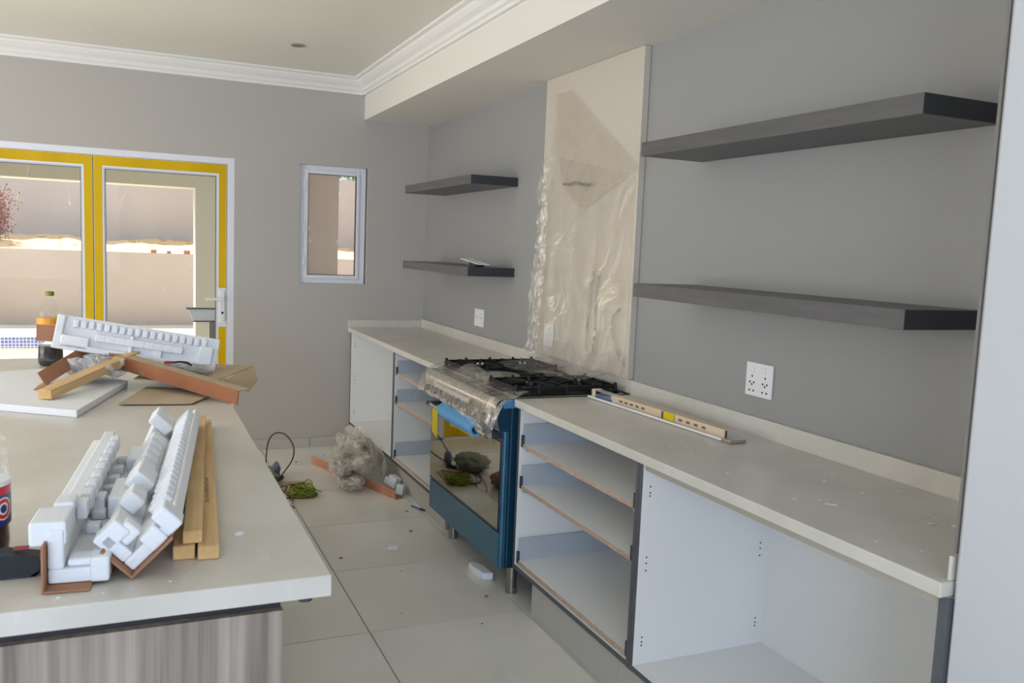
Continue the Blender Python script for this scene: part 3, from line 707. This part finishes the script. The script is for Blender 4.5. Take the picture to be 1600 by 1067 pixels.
# ------------------------------------------------------------------ island
isl = thing('kitchen_island', 'long island with pale worktop and grey woodgrain end panel, left foreground', 'island', (-.2, 3.1, 0))
part('worktop', MB().box(-.80, .343, 1.562, 4.77, .858, .900), m_top, isl, bevel=.003)
part('end_panel', MB().box(-.75, .262, 1.618, 1.636, .10, .818), m_zeb, isl, label='grey woodgrain end panel')
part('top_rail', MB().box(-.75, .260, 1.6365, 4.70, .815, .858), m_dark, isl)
part('carcass', MB().box(-.75, .258, 1.636, 4.70, .10, .815), m_carc, isl)
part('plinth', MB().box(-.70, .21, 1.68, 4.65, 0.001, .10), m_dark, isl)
part('bracket', MB().cyl((.300, 1.60, .857), (.300, 1.60, .842), .014, 14).box(.262, .31, 1.59, 1.61, .850, .858), m_clip, isl)

# --- foam edge protectors: L-section polystyrene with rows of blocks, some still in a cardboard angle
def foam_angle(name, label, p0, p1, hint, wa, wb, t, teeth_a, teeth_b, card=None, card_over=.0, blocks=()):
    """local x: arm a, local z: arm b, local y: length; vertex at origin"""
    p0, p1 = Vector(p0), Vector(p1); L = (p1-p0).length
    R = frame_axes(p1-p0, hint); o = thing(name, label, 'packaging', p0, rot=R, group='polystyrene edge protectors')
    part('foam_arm', MB().box(0, wa, 0, L, 0, t), m_foam, o, bevel=.004)
    part('foam_arm', MB().box(0, t, 0, L, t, wb), m_foam, o, bevel=.004)
    for (n, y0, y1, sx, sy, sz, xx) in teeth_a:
        me = MB().box(-sx/2, sx/2, -sy/2, sy/2, 0, sz).mesh('block', m_foam)
        for k in range(n):
            q = inst('block', me, o, (xx, y0+(y1-y0)*k/max(1, n-1), t)); bev(q, .004)
    for (n, y0, y1, sx, sy, sz, zz) in teeth_b:
        me = MB().box(0, sx, -sy/2, sy/2, -sz/2, sz/2).mesh('block', m_foam)
        for k in range(n):
            q = inst('block', me, o, (t, y0+(y1-y0)*k/max(1, n-1), zz)); bev(q, .004)
    for (x0, x1, y0, y1, z0, z1) in blocks:
        part('block', MB().box(x0, x1, y0, y1, z0, z1), m_foam, o, bevel=.005)
    if card:
        part('cardboard_angle', MB().box(-.005, wa*card[0], card[1], L*card[2], -.005, -.001).box(-.005, -.001, card[1], L*card[2], -.001, wb*card[3]), m_card, o, label='brown cardboard angle')
    return o
# B: upright L at the left front
foam_angle('foam_protector', 'upright white foam protector with stepped blocks, left one at the front of the island', (-.140, 1.652, .9065), (-.070, 2.47, .9065), (1, .0, 0),
           .095, .098, .026,
           [(7, .20, .74, .026, .030, .020, .050)],
           [(9, .16, .72, .020, .040, .034, .088)],
           card=(.75, -.03, .55, .8),
           blocks=[(-.030, .030, .004, .10, .068, .112), (-.006, .030, .10, .16, .098, .118), (.068, .100, -.006, .055, .0, .046), (.030, .072, .010, .055, .026, .040), (.030, .058, .30, .36, .026, .066), (.066, .097, .28, .44, .026, .072), (.066, .097, .66, .80, .026, .060), (-.022, .026, .20, .78, .060, .085)])
# C: V-shaped, resting on its corner, ribbed right arm
foam_angle('foam_protector', 'tilted white foam protector with a ribbed long edge, beside the pine battens', (-.002, 1.668, .9085), (.108, 2.735, .9085), (.70, 0, .70),
           .118, .082, .024,
           [(22, .12, .98, .048, .022, .022, .092)],
           [(5, .52, .80, .018, .040, .040, .062)],
           card=(.80, -.02, .55, .85),
           blocks=[(.092, .124, -.006, .05, .0, .050), (.05, .088, -.008, .03, .0, .036), (.024, .060, .006, .04, .040, .075), (-.006, .05, .0, .05, .055, .092),
                   (.024, .060, .17, .24, .050, .088), (.024, .066, .30, .40, .045, .094), (.024, .040, .42, .50, .05, .088), (.024, .058, .93, 1.05, .040, .104)])
# A: long one lying on top of the pile, facing the camera
foam_angle('foam_protector', 'long white foam protector lying slanted across the top of the scrap pile', (.322, 3.86, .950), (-.300, 3.93, 1.052), (0, .18, .98),
           .140, .050, .024,
           [(18, .060, .560, .032, .020, .020, .112), (9, .16, .46, .030, .040, .022, .066)], [],
           card=None, blocks=[(.0, .138, .602, .632, .0, .046), (.006, .060, .50, .605, .024, .050), (.012, .095, .335, .350, .024, .040), (.0, .100, .02, .075, .0, .042), (-.035, .028, .02, .22, .0, .026), (.02, .08, .22, .25, .024, .042)])
# pine battens
def batten(label, p0, p1, hint, wx, wz, **k):
    p0, p1 = Vector(p0), Vector(p1); L = (p1-p0).length; R = frame_axes(p1-p0, hint)
    if R.col[2].z < 0: R = frame_axes(p1-p0, -Vector(hint))
    o = thing('wooden_batten', label, 'batten', p0, rot=R, group=k.get('group', 'pine battens'))
    part('timber', MB().box(-wx/2, wx/2, .0015, L, 0, wz), m_wood, o, bevel=.0015)
    part('end_grain', MB().box(-wx/2+.001, wx/2-.001, 0, .0015, .001, wz-.001), m_woodend, o)
    return o
batten('pine batten on the island, lower one touching the foam protector', (.0885, 1.725, .9005), (.190, 2.945, .9005), (1, 0, 0), .040, .027)
bt = batten('pine batten on the island, right-hand one with printed writing', (.133, 1.712, .9005), (.2165, 2.955, .9005), (1, 0, 0), .040, .027)
batten('pine batten stacked on top of the other two on the island', (.105, 1.735, .928), (.197, 2.90, .928), (1, 0, 0), .036, .025)
mb = MB(); yy = .30
for k in range(16):
    h = random.uniform(.004, .011)
    mb.box(-.004+random.uniform(0, .002), .004, yy, yy+.004, .0271, .0274)
    if k % 3 == 0: mb.box(-.004, -.002, yy, yy+.012, .0271, .0274)
    yy += random.uniform(.010, .02)
part('printed_writing', mb, m_black, bt, label='small black printed characters')

# --- scrap pile at the far end of the island
def slab_poly(name, label, cat, pts, z0, z1, m, tilt=None, **k):
    return single(name, MB().prism(pts, 'z', z0, z1), m, label, cat, base=(sum(p[0] for p in pts)/len(pts), sum(p[1] for p in pts)/len(pts), z0), bevel=.003, **k)
slab_poly('foam_board', 'flat white foam board under the scrap pile on the island', 'foam board', [(-.175, 3.20), (-.64, 3.53), (-.62, 4.10), (-.32, 4.24), (-.02, 3.83)], .9006, .926, m_foam)
batten('loose pine batten slanting up the scrap pile on the island', (-.288, 3.42, .930), (.010, 3.93, 1.022), (1, -.5, 0), .058, .034, group=None) if False else None
bt2 = batten('loose pine batten slanting up the scrap pile on the island', (-.288, 3.42, .930), (.012, 3.90, 1.010), (1, -.5, 0), .052, .034)
# rust-brown cardboard angle running to the right front
def card_angle(name, label, p0, p1, hint, wa, wb, m, inner=None, t=.004):
    p0, p1 = Vector(p0), Vector(p1); L = (p1-p0).length; R = frame_axes(p1-p0, hint)
    o = thing(name, label, 'cardboard', p0, rot=R)
    part('flange', MB().box(0, wa, 0, L, 0, t), m, o)
    part('flange', MB().box(0, t, 0, L, t, wb), inner or m, o)
    return o
card_angle('cardboard_angle', 'long rust-brown cardboard angle lying across the island edge', (.362, 3.315, .957), (-.10, 3.87, 1.040), (0, 0, -1), .055, .060, m_redc, m_tanc)
card_angle('cardboard_angle', 'open brown cardboard angle on the left of the scrap pile', (-.30, 3.62, .948), (-.11, 4.03, 1.035), (-.4, .2, .9), .055, .10, m_card, m_card)
# tan cardboard sheet with its corner folded over the edge
cs = thing('cardboard_sheet', 'tan cardboard sheet with a bent corner sticking out over the island edge', 'cardboard', (.2, 3.7, .905))
def quad_slab(a, b, c, d, t=.004):
    a, b, c, d = map(Vector, (a, b, c, d)); n = (b-a).cross(d-a).normalized()*t
    return MB().add([a, b, c, d, a+n, b+n, c+n, d+n], [(0, 1, 2, 3), (4, 7, 6, 5), (0, 4, 5, 1), (1, 5, 6, 2), (2, 6, 7, 3), (3, 7, 4, 0)])
part('sheet', quad_slab((.0, 3.72, .945), (.27, 3.52, .950), (.490, 3.92, .962), (.12, 4.15, .955)), m_tanc, cs)
part('folded_corner', quad_slab((.33, 3.60, .951), (.430, 3.58, .905), (.485, 3.72, .930), (.490, 3.92, .962)), m_tanc, cs)
part('lower_sheet', quad_slab((-.05, 3.40, .905), (.20, 3.36, .905), (.33, 3.62, .908), (.05, 3.75, .907)), m_tanc, cs)
card_angle('cardboard_offcut', 'brown cardboard end poking out left of the long foam protector', (-.365, 3.99, 1.075), (-.24, 3.985, 1.065), (0, -.2, 1), .07, .06, m_card, m_card)
# crumpled clear film in the pile
def folded(c, rx, ry, rz, seed, nsheet=3, amp=.55, n=46):
    """a loose wad: a few sheets, each folded over by a smooth vector noise"""
    mb = MB()
    for k in range(nsheet):
        sd = Vector((seed*3.1+k*7.7, seed*1.7-k*3.3, seed+k*5.1)); rot = k*1.1+seed
        def fn(u, v):
            a, b = (u-.5)*2, (v-.5)*2
            p = Vector((a*math.cos(rot)-b*math.sin(rot), a*math.sin(rot)+b*math.cos(rot), .25*(k/nsheet)))
            d = noise.noise_vector(p*1.5+sd)*amp*1.5+noise.noise_vector(p*3.6+sd)*amp*.55+noise.noise_vector(p*9+sd)*amp*.10
            q = p*.72+Vector((d.x, d.y, d.z*1.5+.15))
            m_ = max(1, math.hypot(q.x, q.y)); q.x /= m_; q.y /= m_
            return (c[0]+q.x*rx, c[1]+q.y*ry, max(c[2]-rz*.95+.002*k, c[2]+max(-1, min(1, q.z))*rz))
        mb.grid(fn, n, n)
    return mb
def crumple(c, rx, ry, rz, seed, sub=4, amp=.5):
    bm = bmesh.new(); bmesh.ops.create_icosphere(bm, subdivisions=sub, radius=1)
    for v in bm.verts:
        p = v.co.copy(); s = Vector((seed, seed*.7, 0))
        k = 1+amp*(1-2.2*abs(noise.noise(p*1.6+s)))*.6+amp*.5*(1-3*abs(noise.noise(p*4+s)))*.5
        v.co = Vector((c[0]+p.x*rx*k, c[1]+p.y*ry*k, max(c[2]-rz*.92, c[2]+p.z*rz*k)))
    mb = MB(); mb.v = [tuple(v.co) for v in bm.verts]; mb.f = [tuple(x.index for x in f.verts) for f in bm.faces]; bm.free(); return mb
t = thing('plastic_film', 'crumpled shiny film stuffed in the scrap pile on the island', 'plastic film', (-.1, 3.75, .95))
part('wad', folded((-.13, 3.80, .985), .11, .13, .050, 3), film_mat('bright_film', .40, (248, 250, 255), 14, .4, .7, .3, .2, .12), t, smooth=True, fix=False)
part('wad', folded((.16, 3.75, .975), .15, .08, .028, 8), m_film2, t, smooth=True, fix=False)
t = thing('connector', 'small red and black connector on the scrap pile', 'connector', (.13, 3.70, 1.0))
part('housing', MB().box(.115, .150, 3.672, 3.690, 1.014, 1.024), m_red, t, bevel=.002)
part('lead', MB().tube(smoothpts([(.15, 3.68, 1.019), (.17, 3.68, 1.021), (.20, 3.70, 1.015), (.22, 3.72, 1.0)], 5), .004, 6), m_black, t, smooth=True)

# --- bottles
def bottle(label, c, H, R, liquid, capm, extra=None):
    t = thing('bottle', label, 'bottle', c)
    pr = [(R*.80, 0), (R*.97, .012), (R, .03), (R*.93, H*.30), (R, H*.36), (R, H*.62), (R*.93, H*.72), (R*.62, H*.84), (R*.30, H*.91), (R*.27, H*.95)]
    if liquid:
        lp = [(r*.95, z+.002) for r, z in pr if z < liquid]; 
        part('drink', MB().lathe(c, lp+[(R*.93, liquid)], 24), m_cola, t, smooth='auto', label='dark cola')
    part('shell', MB().lathe(c, pr, 24), m_pet, t, smooth='auto')
    part('cap', MB().lathe((c[0], c[1], c[2]+H*.945), [(R*.33, 0), (R*.34, H*.055), (R*.28, H*.06)], 16), capm, t, smooth='auto')
    return t
b1 = bottle('tall clear bottle with green cap and dark drink in its bottom, far end of island', (-.352, 4.50, .9005), .345, .056, .095, m_capg)
part('label_band', MB().lathe((-.352, 4.50, .9005+.195), [(.0565, 0), (.057, .028), (.0565, .03)], 24), mat('orange_label', (230, 160, 40), .4), b1, smooth='auto', label='orange label band')
pc = (-.272, 1.86, .9005)
b2 = bottle('soft drink bottle with blue and red label beside the tape measure, left edge', pc, .31, .054, .11, m_penb)
def cola_label():
    m = mat('soft_drink_label', (20, 60, 120), .3); nt, p, out = nodes(m); N = nt.nodes.new; L = nt.links.new
    tc = N('ShaderNodeTexCoord'); sp_ = N('ShaderNodeSeparateXYZ'); L(tc.outputs['Object'], sp_.inputs[0])
    r = N('ShaderNodeValToRGB'); r.color_ramp.interpolation = 'CONSTANT'
    e = r.color_ramp.elements; e[0].position = 0; e[0].color = lin((18, 58, 118)); e[1].position = .70; e[1].color = lin((206, 40, 52))
    x = e.new(.90); x.color = lin((236, 238, 244))
    mr = N('ShaderNodeMapRange'); mr.inputs['From Min'].default_value = .065; mr.inputs['From Max'].default_value = .150; L(sp_.outputs['Z'], mr.inputs['Value']); L(mr.outputs[0], r.inputs[0])
    # round emblem: distance from a point on the label
    vd = N('ShaderNodeVectorMath'); vd.operation = 'DISTANCE'; vd.inputs[1].default_value = (.047, -.030, .098); L(tc.outputs['Object'], vd.inputs[0])
    r2 = N('ShaderNodeValToRGB'); r2.color_ramp.interpolation = 'CONSTANT'; q = r2.color_ramp.elements
    q[0].position = 0; q[0].color = lin((20, 60, 130)); q[1].position = .35; q[1].color = lin((238, 240, 246)); y_ = q.new(.50); y_.color = lin((210, 44, 52)); y2 = q.new(.80); y2.color = lin((238, 240, 246))
    m2 = N('ShaderNodeMath'); m2.operation = 'MULTIPLY'; m2.inputs[1].default_value = 1/.024; L(vd.outputs['Value'], m2.inputs[0]); L(m2.outputs[0], r2.inputs[0])
    lt = N('ShaderNodeMath'); lt.operation = 'LESS_THAN'; lt.inputs[1].default_value = .022; L(vd.outputs['Value'], lt.inputs[0])
    mx = N('ShaderNodeMix'); mx.data_type = 'RGBA'; L(lt.outputs[0], mx.inputs[0]); L(r.outputs[0], mx.inputs[6]); L(r2.outputs[0], mx.inputs[7]); L(mx.outputs[2], p.inputs['Base Color']); return m
part('label_band', MB().lathe((pc[0], pc[1], pc[2]+.065), [(.0545, 0), (.0548, .002), (.0548, .083), (.0545, .085)], 32), cola_label(), b2, smooth='auto', label='blue label with red and white band and round emblem')
# tape measure
tm = thing('tape_measure', 'black tape measure in front of the soft drink bottle', 'tape measure', (-.185, 1.735, .9005))
n = 18; poly = [(-.245, .9015), (-.165, .9015)]
for k in range(n+1):
    a = -PI/2+PI*.62*k/n; poly.append((-.172+.024*math.cos(a), .9255+.024*math.sin(a)))
poly += [(-.215, .948), (-.245, .940)]
part('case', MB().prism(poly, 'y', 1.715, 1.757), m_black_p, tm, bevel=.006)
part('grip_pad', MB().prism([(-.235+.0, .905), (-.170, .905), (-.158, .912), (-.155, .930), (-.165, .940), (-.215, .944), (-.235, .936)], 'y', 1.7125, 1.7155), mat('dark_grip', (34, 40, 46), .7), tm, bevel=.001)
part('metal_lip', MB().box(-.262, -.246, 1.722, 1.748, .9012, .922), m_steel, tm, bevel=.002)
part('button', MB().box(-.200, -.176, 1.728, 1.744, .9485, .952), mat('red_button', (150, 60, 60), .5), tm, bevel=.002)
mb = MB()
for (x, y, s) in ((.205, 1.845, .010), (.28, 2.3, .003), (-.12, 1.60, .004), (.06, 1.62, .003), (-.05, 1.60, .003)):
    mb.prism([(x-s, y-s*.5), (x+s*.2, y-s*.6), (x+s, y), (x+s*.1, y+s*.8), (x-s*.7, y+s*.4)], 'z', .9003, .9003+s*.4)
single('foam_crumb', mb, m_foam, 'few tiny white foam crumbs on the island near the battens', 'foam crumbs', kind='stuff', base=(.1, 1.8, .9))

# ------------------------------------------------------------------ things on the floor
card_angle('cardboard_angle', 'salmon-brown cardboard angle on the floor under the plastic bag', (1.125, 5.845, .002), (1.440, 4.865, .002), (-.05, 0, 1), .055, .060, m_pink, m_card)
for i, (c, s, lb_) in enumerate((((1.500, 5.10, .045), (.05, .07, .07), 'grey-white foam chunk on the floor angle, nearer the bag'), ((1.495, 4.955, .035), (.045, .06, .055), 'white foam chunk at the end of the floor angle'))):
    o = single('foam_chunk', MB().box(-s[0]/2, s[0]/2, -s[1]/2, s[1]/2, -s[2]/2, s[2]/2).box(-s[0]*.5, s[0]*.2, s[1]*.5, s[1]*.9, -s[2]/2, s[2]*.15), m_foam, lb_, 'foam', 'foam chunks on the floor angle', bevel=.006)
    o.location = c; o.rotation_euler = (0.25*(1-i), .15, .5-i*.9)
pb = thing('plastic_bag', 'crumpled milky plastic bag on the floor below the far cabinets', 'plastic bag', (1.33, 5.35, 0))
part('wad', folded((1.27, 5.30, .10), .14, .20, .10, 1, 4, .6, 60), m_bag, pb, smooth=True, fix=False)
part('wad', folded((1.36, 5.62, .12), .12, .17, .12, 5, 3, .6, 50), m_bag, pb, smooth=True, fix=False)
part('wad', folded((1.23, 5.12, .05), .085, .12, .05, 11, 3, .6, 40), m_bag, pb, smooth=True, fix=False)
def strip(u, v):
    p = [Vector((1.36, 5.90, .04)), Vector((1.43, 6.12, .15)), Vector((1.480, 5.95, .185)), Vector((1.482, 5.60, .185)), Vector((1.481, 5.25, .18)), Vector((1.44, 5.15, .10))]
    q = smoothpts(p, 8); s = u*(len(q)-1); i = min(int(s), len(q)-2); c = q[i].lerp(q[i+1], s-i)
    d = noise.noise(c*14)*.02
    return (min(c.x-(v-.5)*.02+d, 1.487), c.y, c.z+(v-.5)*.07+d)
part('strip', MB().grid(strip, 90, 8), film_mat('white_film', .6, (248, 244, 236), 10, .45, .7, .2, .1, .3), pb, smooth=True, fix=False)
# cable bundles
def coil(name, label, c, R, r, m, turns, seed, squash=.45, h=.03, ncoil=70):
    random.seed(seed); t = thing(name, label, 'cable', c); mb = MB(); pts = []
    N_ = turns*12; ox = oy = 0; sx = sy = 1; tl = 0
    for k in range(N_+1):
        if k % 12 == 0:
            tx, ty, ux, uy, tl = random.uniform(-.25, .25), random.uniform(-.25, .25), random.uniform(.5, 1.0), random.uniform(.35, .8), random.uniform(-1, 1)
        ox += (tx-ox)*.15; oy += (ty-oy)*.15; sx += (ux-sx)*.15; sy += (uy-sy)*.15
        a = 2*PI*k/12; rr = R*random.uniform(.92, 1.06)
        pts.append((c[0]+rr*(ox+sx*math.cos(a)), c[1]+1.5*rr*(oy+sy*math.sin(a)), c[2]+r+h*(.5+.5*math.sin(a*1.0+tl*3))*random.uniform(.5, 1)))
    mb.tube(smoothpts(pts, 3), r, 6); part('coil', mb, m, t, smooth=True); return t
gc = coil('cable_coil', 'bundle of green cable on the floor beside the island', (.925, 5.12, 0), .082, .0045, m_green, 20, 5, h=.045)
part('tail', MB().tube(smoothpts([(.98, 5.2, .03), (1.01, 5.25, .05), (1.0, 5.1, .04), (1.04, 5.08, .02)], 6), .003, 6), m_green, gc, smooth=True)
bw = thing('cable', 'thin black cable arching up from the floor beside the island', 'cable', (.86, 5.6, 0))
part('lead', MB().tube(smoothpts([(.84, 5.45, .02), (.865, 5.48, .03), (.955, 5.62, .09), (.985, 5.75, .15), (.955, 5.90, .20), (.89, 5.95, .20), (.83, 5.85, .15), (.78, 5.6, .02), (.72, 5.35, .006), (.78, 5.1, .006), (.88, 5.02, .012)], 8), .0042, 8), m_black, bw, smooth=True)
part('plug', MB().cyl((.83, 5.44, .012), (.875, 5.50, .012), .012, 10), m_black_p, bw, smooth='auto')
rw = thing('cable', 'thin red and brown wires beside the green cable bundle', 'cable', (.84, 5.0, 0))
part('lead', MB().tube(smoothpts([(.86, 4.98, .01), (.83, 5.08, .05), (.86, 5.18, .05), (.93, 5.2, .045), (1.0, 5.27, .05)], 8), .003, 6), m_red, rw, smooth=True)
part('lead', MB().tube(smoothpts([(.84, 4.85, .005), (.80, 5.0, .03), (.84, 5.1, .06), (.82, 5.22, .02), (.86, 4.98, .01)], 8), .003, 6), m_black, rw, smooth=True)
single('cardboard_scrap', quad_slab((.80, 5.24, .002), (1.00, 5.20, .002), (.985, 5.40, .003), (.80, 5.44, .002), .003), m_tanc, 'flat brown cardboard scrap on the floor under the green cable', 'cardboard', base=(.9, 5.3, 0))
single('cloth_scrap', crumple((.845, 5.57, .045), .022, .035, .045, 21, 3), mat('grey_blue_scrap', (120, 132, 160), .7), 'small blue-grey scrap standing beside the black cable', 'scrap', base=(.845, 5.57, 0))
gb = single('bag', crumple((.72, 5.42, .05), .10, .15, .05, 31, 4, .35), m_gbag, 'grey plastic bag on the floor by the island, reflected in the oven door', 'bag', smooth=True, base=(.72, 5.42, 0))
rb = single('bag', crumple((.665, 4.93, .045), .09, .12, .045, 41, 4, .35), m_rbag, 'dull pink bag on the floor by the island, reflected in the oven door', 'bag', smooth=True, base=(.72, 4.90, 0))
o = single('foam_chunk', MB().prism([(0, 0), (.045, -.018), (.05, .09), (.042, .14), (.03, .135), (.03, .155), (0.004, .15), (-.006, .10)], 'z', 0, .034), m_foam, 'white foam block on the floor in front of the cooker', 'foam', bevel=.004)
o.location = (1.475, 3.53, .0005); o.rotation_euler.z = .12
single('foam_chip', MB().prism([(1.160, 4.035), (1.215, 4.020), (1.222, 4.050), (1.185, 4.085)], 'z', .0005, .016), m_foam, 'small white foam chip in the middle of the floor', 'foam', base=(1.19, 4.05, 0), bevel=.003)
pn = thing('marker_pen', 'slim blue plastic stick on the floor by the cooker', 'pen', (1.51, 4.65, 0))
part('barrel', MB().cyl((1.492, 4.70, .006), (1.522, 4.63, .006), .005, 8), m_penb, pn, smooth='auto')
part('tip', MB().cyl((1.522, 4.63, .006), (1.538, 4.595, .006), .006, 8), m_navy, pn, smooth='auto')
mb = MB()
random.seed(3)
for (x, y, s) in ((1.25, 6.05, .007), (1.03, 5.9, .010), (1.36, 4.28, .012), (.92, 4.0, .010), (1.15, 3.75, .004), (1.42, 3.35, .010), (1.44, 4.62, .010), (1.02, 3.3, .004), (1.3, 3.1, .006)):
    mb.prism([(x-s, y), (x, y-s*.7), (x+s, y+s*.2), (x+s*.2, y+s*.8)], 'z', .0004, .0004+s*.35)
single('floor_debris', mb, mat('dust_bits', (130, 122, 112), .9), 'scattered small dark bits of debris on the floor', 'debris', kind='stuff', base=(1.2, 4.5, 0))

# plasterer's tray hanging outside against the door glass
hw = thing('plastering_tray', 'silver plastering tray behind the glass beside the door handle', 'tray', (.47, 6.50, .93))
part('trough', MB().add([(.355, 6.44, 1.022), (.60, 6.44, 1.022), (.60, 6.44, .930), (.395, 6.44, .930), (.355, 6.56, 1.022), (.60, 6.56, 1.022), (.60, 6.52, .930), (.395, 6.52, .930)],
     [(0, 1, 2, 3), (4, 7, 6, 5), (0, 3, 7, 4), (1, 5, 6, 2), (3, 2, 6, 7)]), mat('zinc_sheet', (232, 234, 240), .5, metal=.0), hw)
part('rim', MB().box(.345, .60, 6.432, 6.440, 1.016, 1.026), m_clip, hw)
part('rim', MB().box(.392, .60, 6.432, 6.440, .926, .934), m_clip, hw)
part('stand', MB().box(.50, .54, 6.45, 6.49, GZ, .93), m_leg, hw)
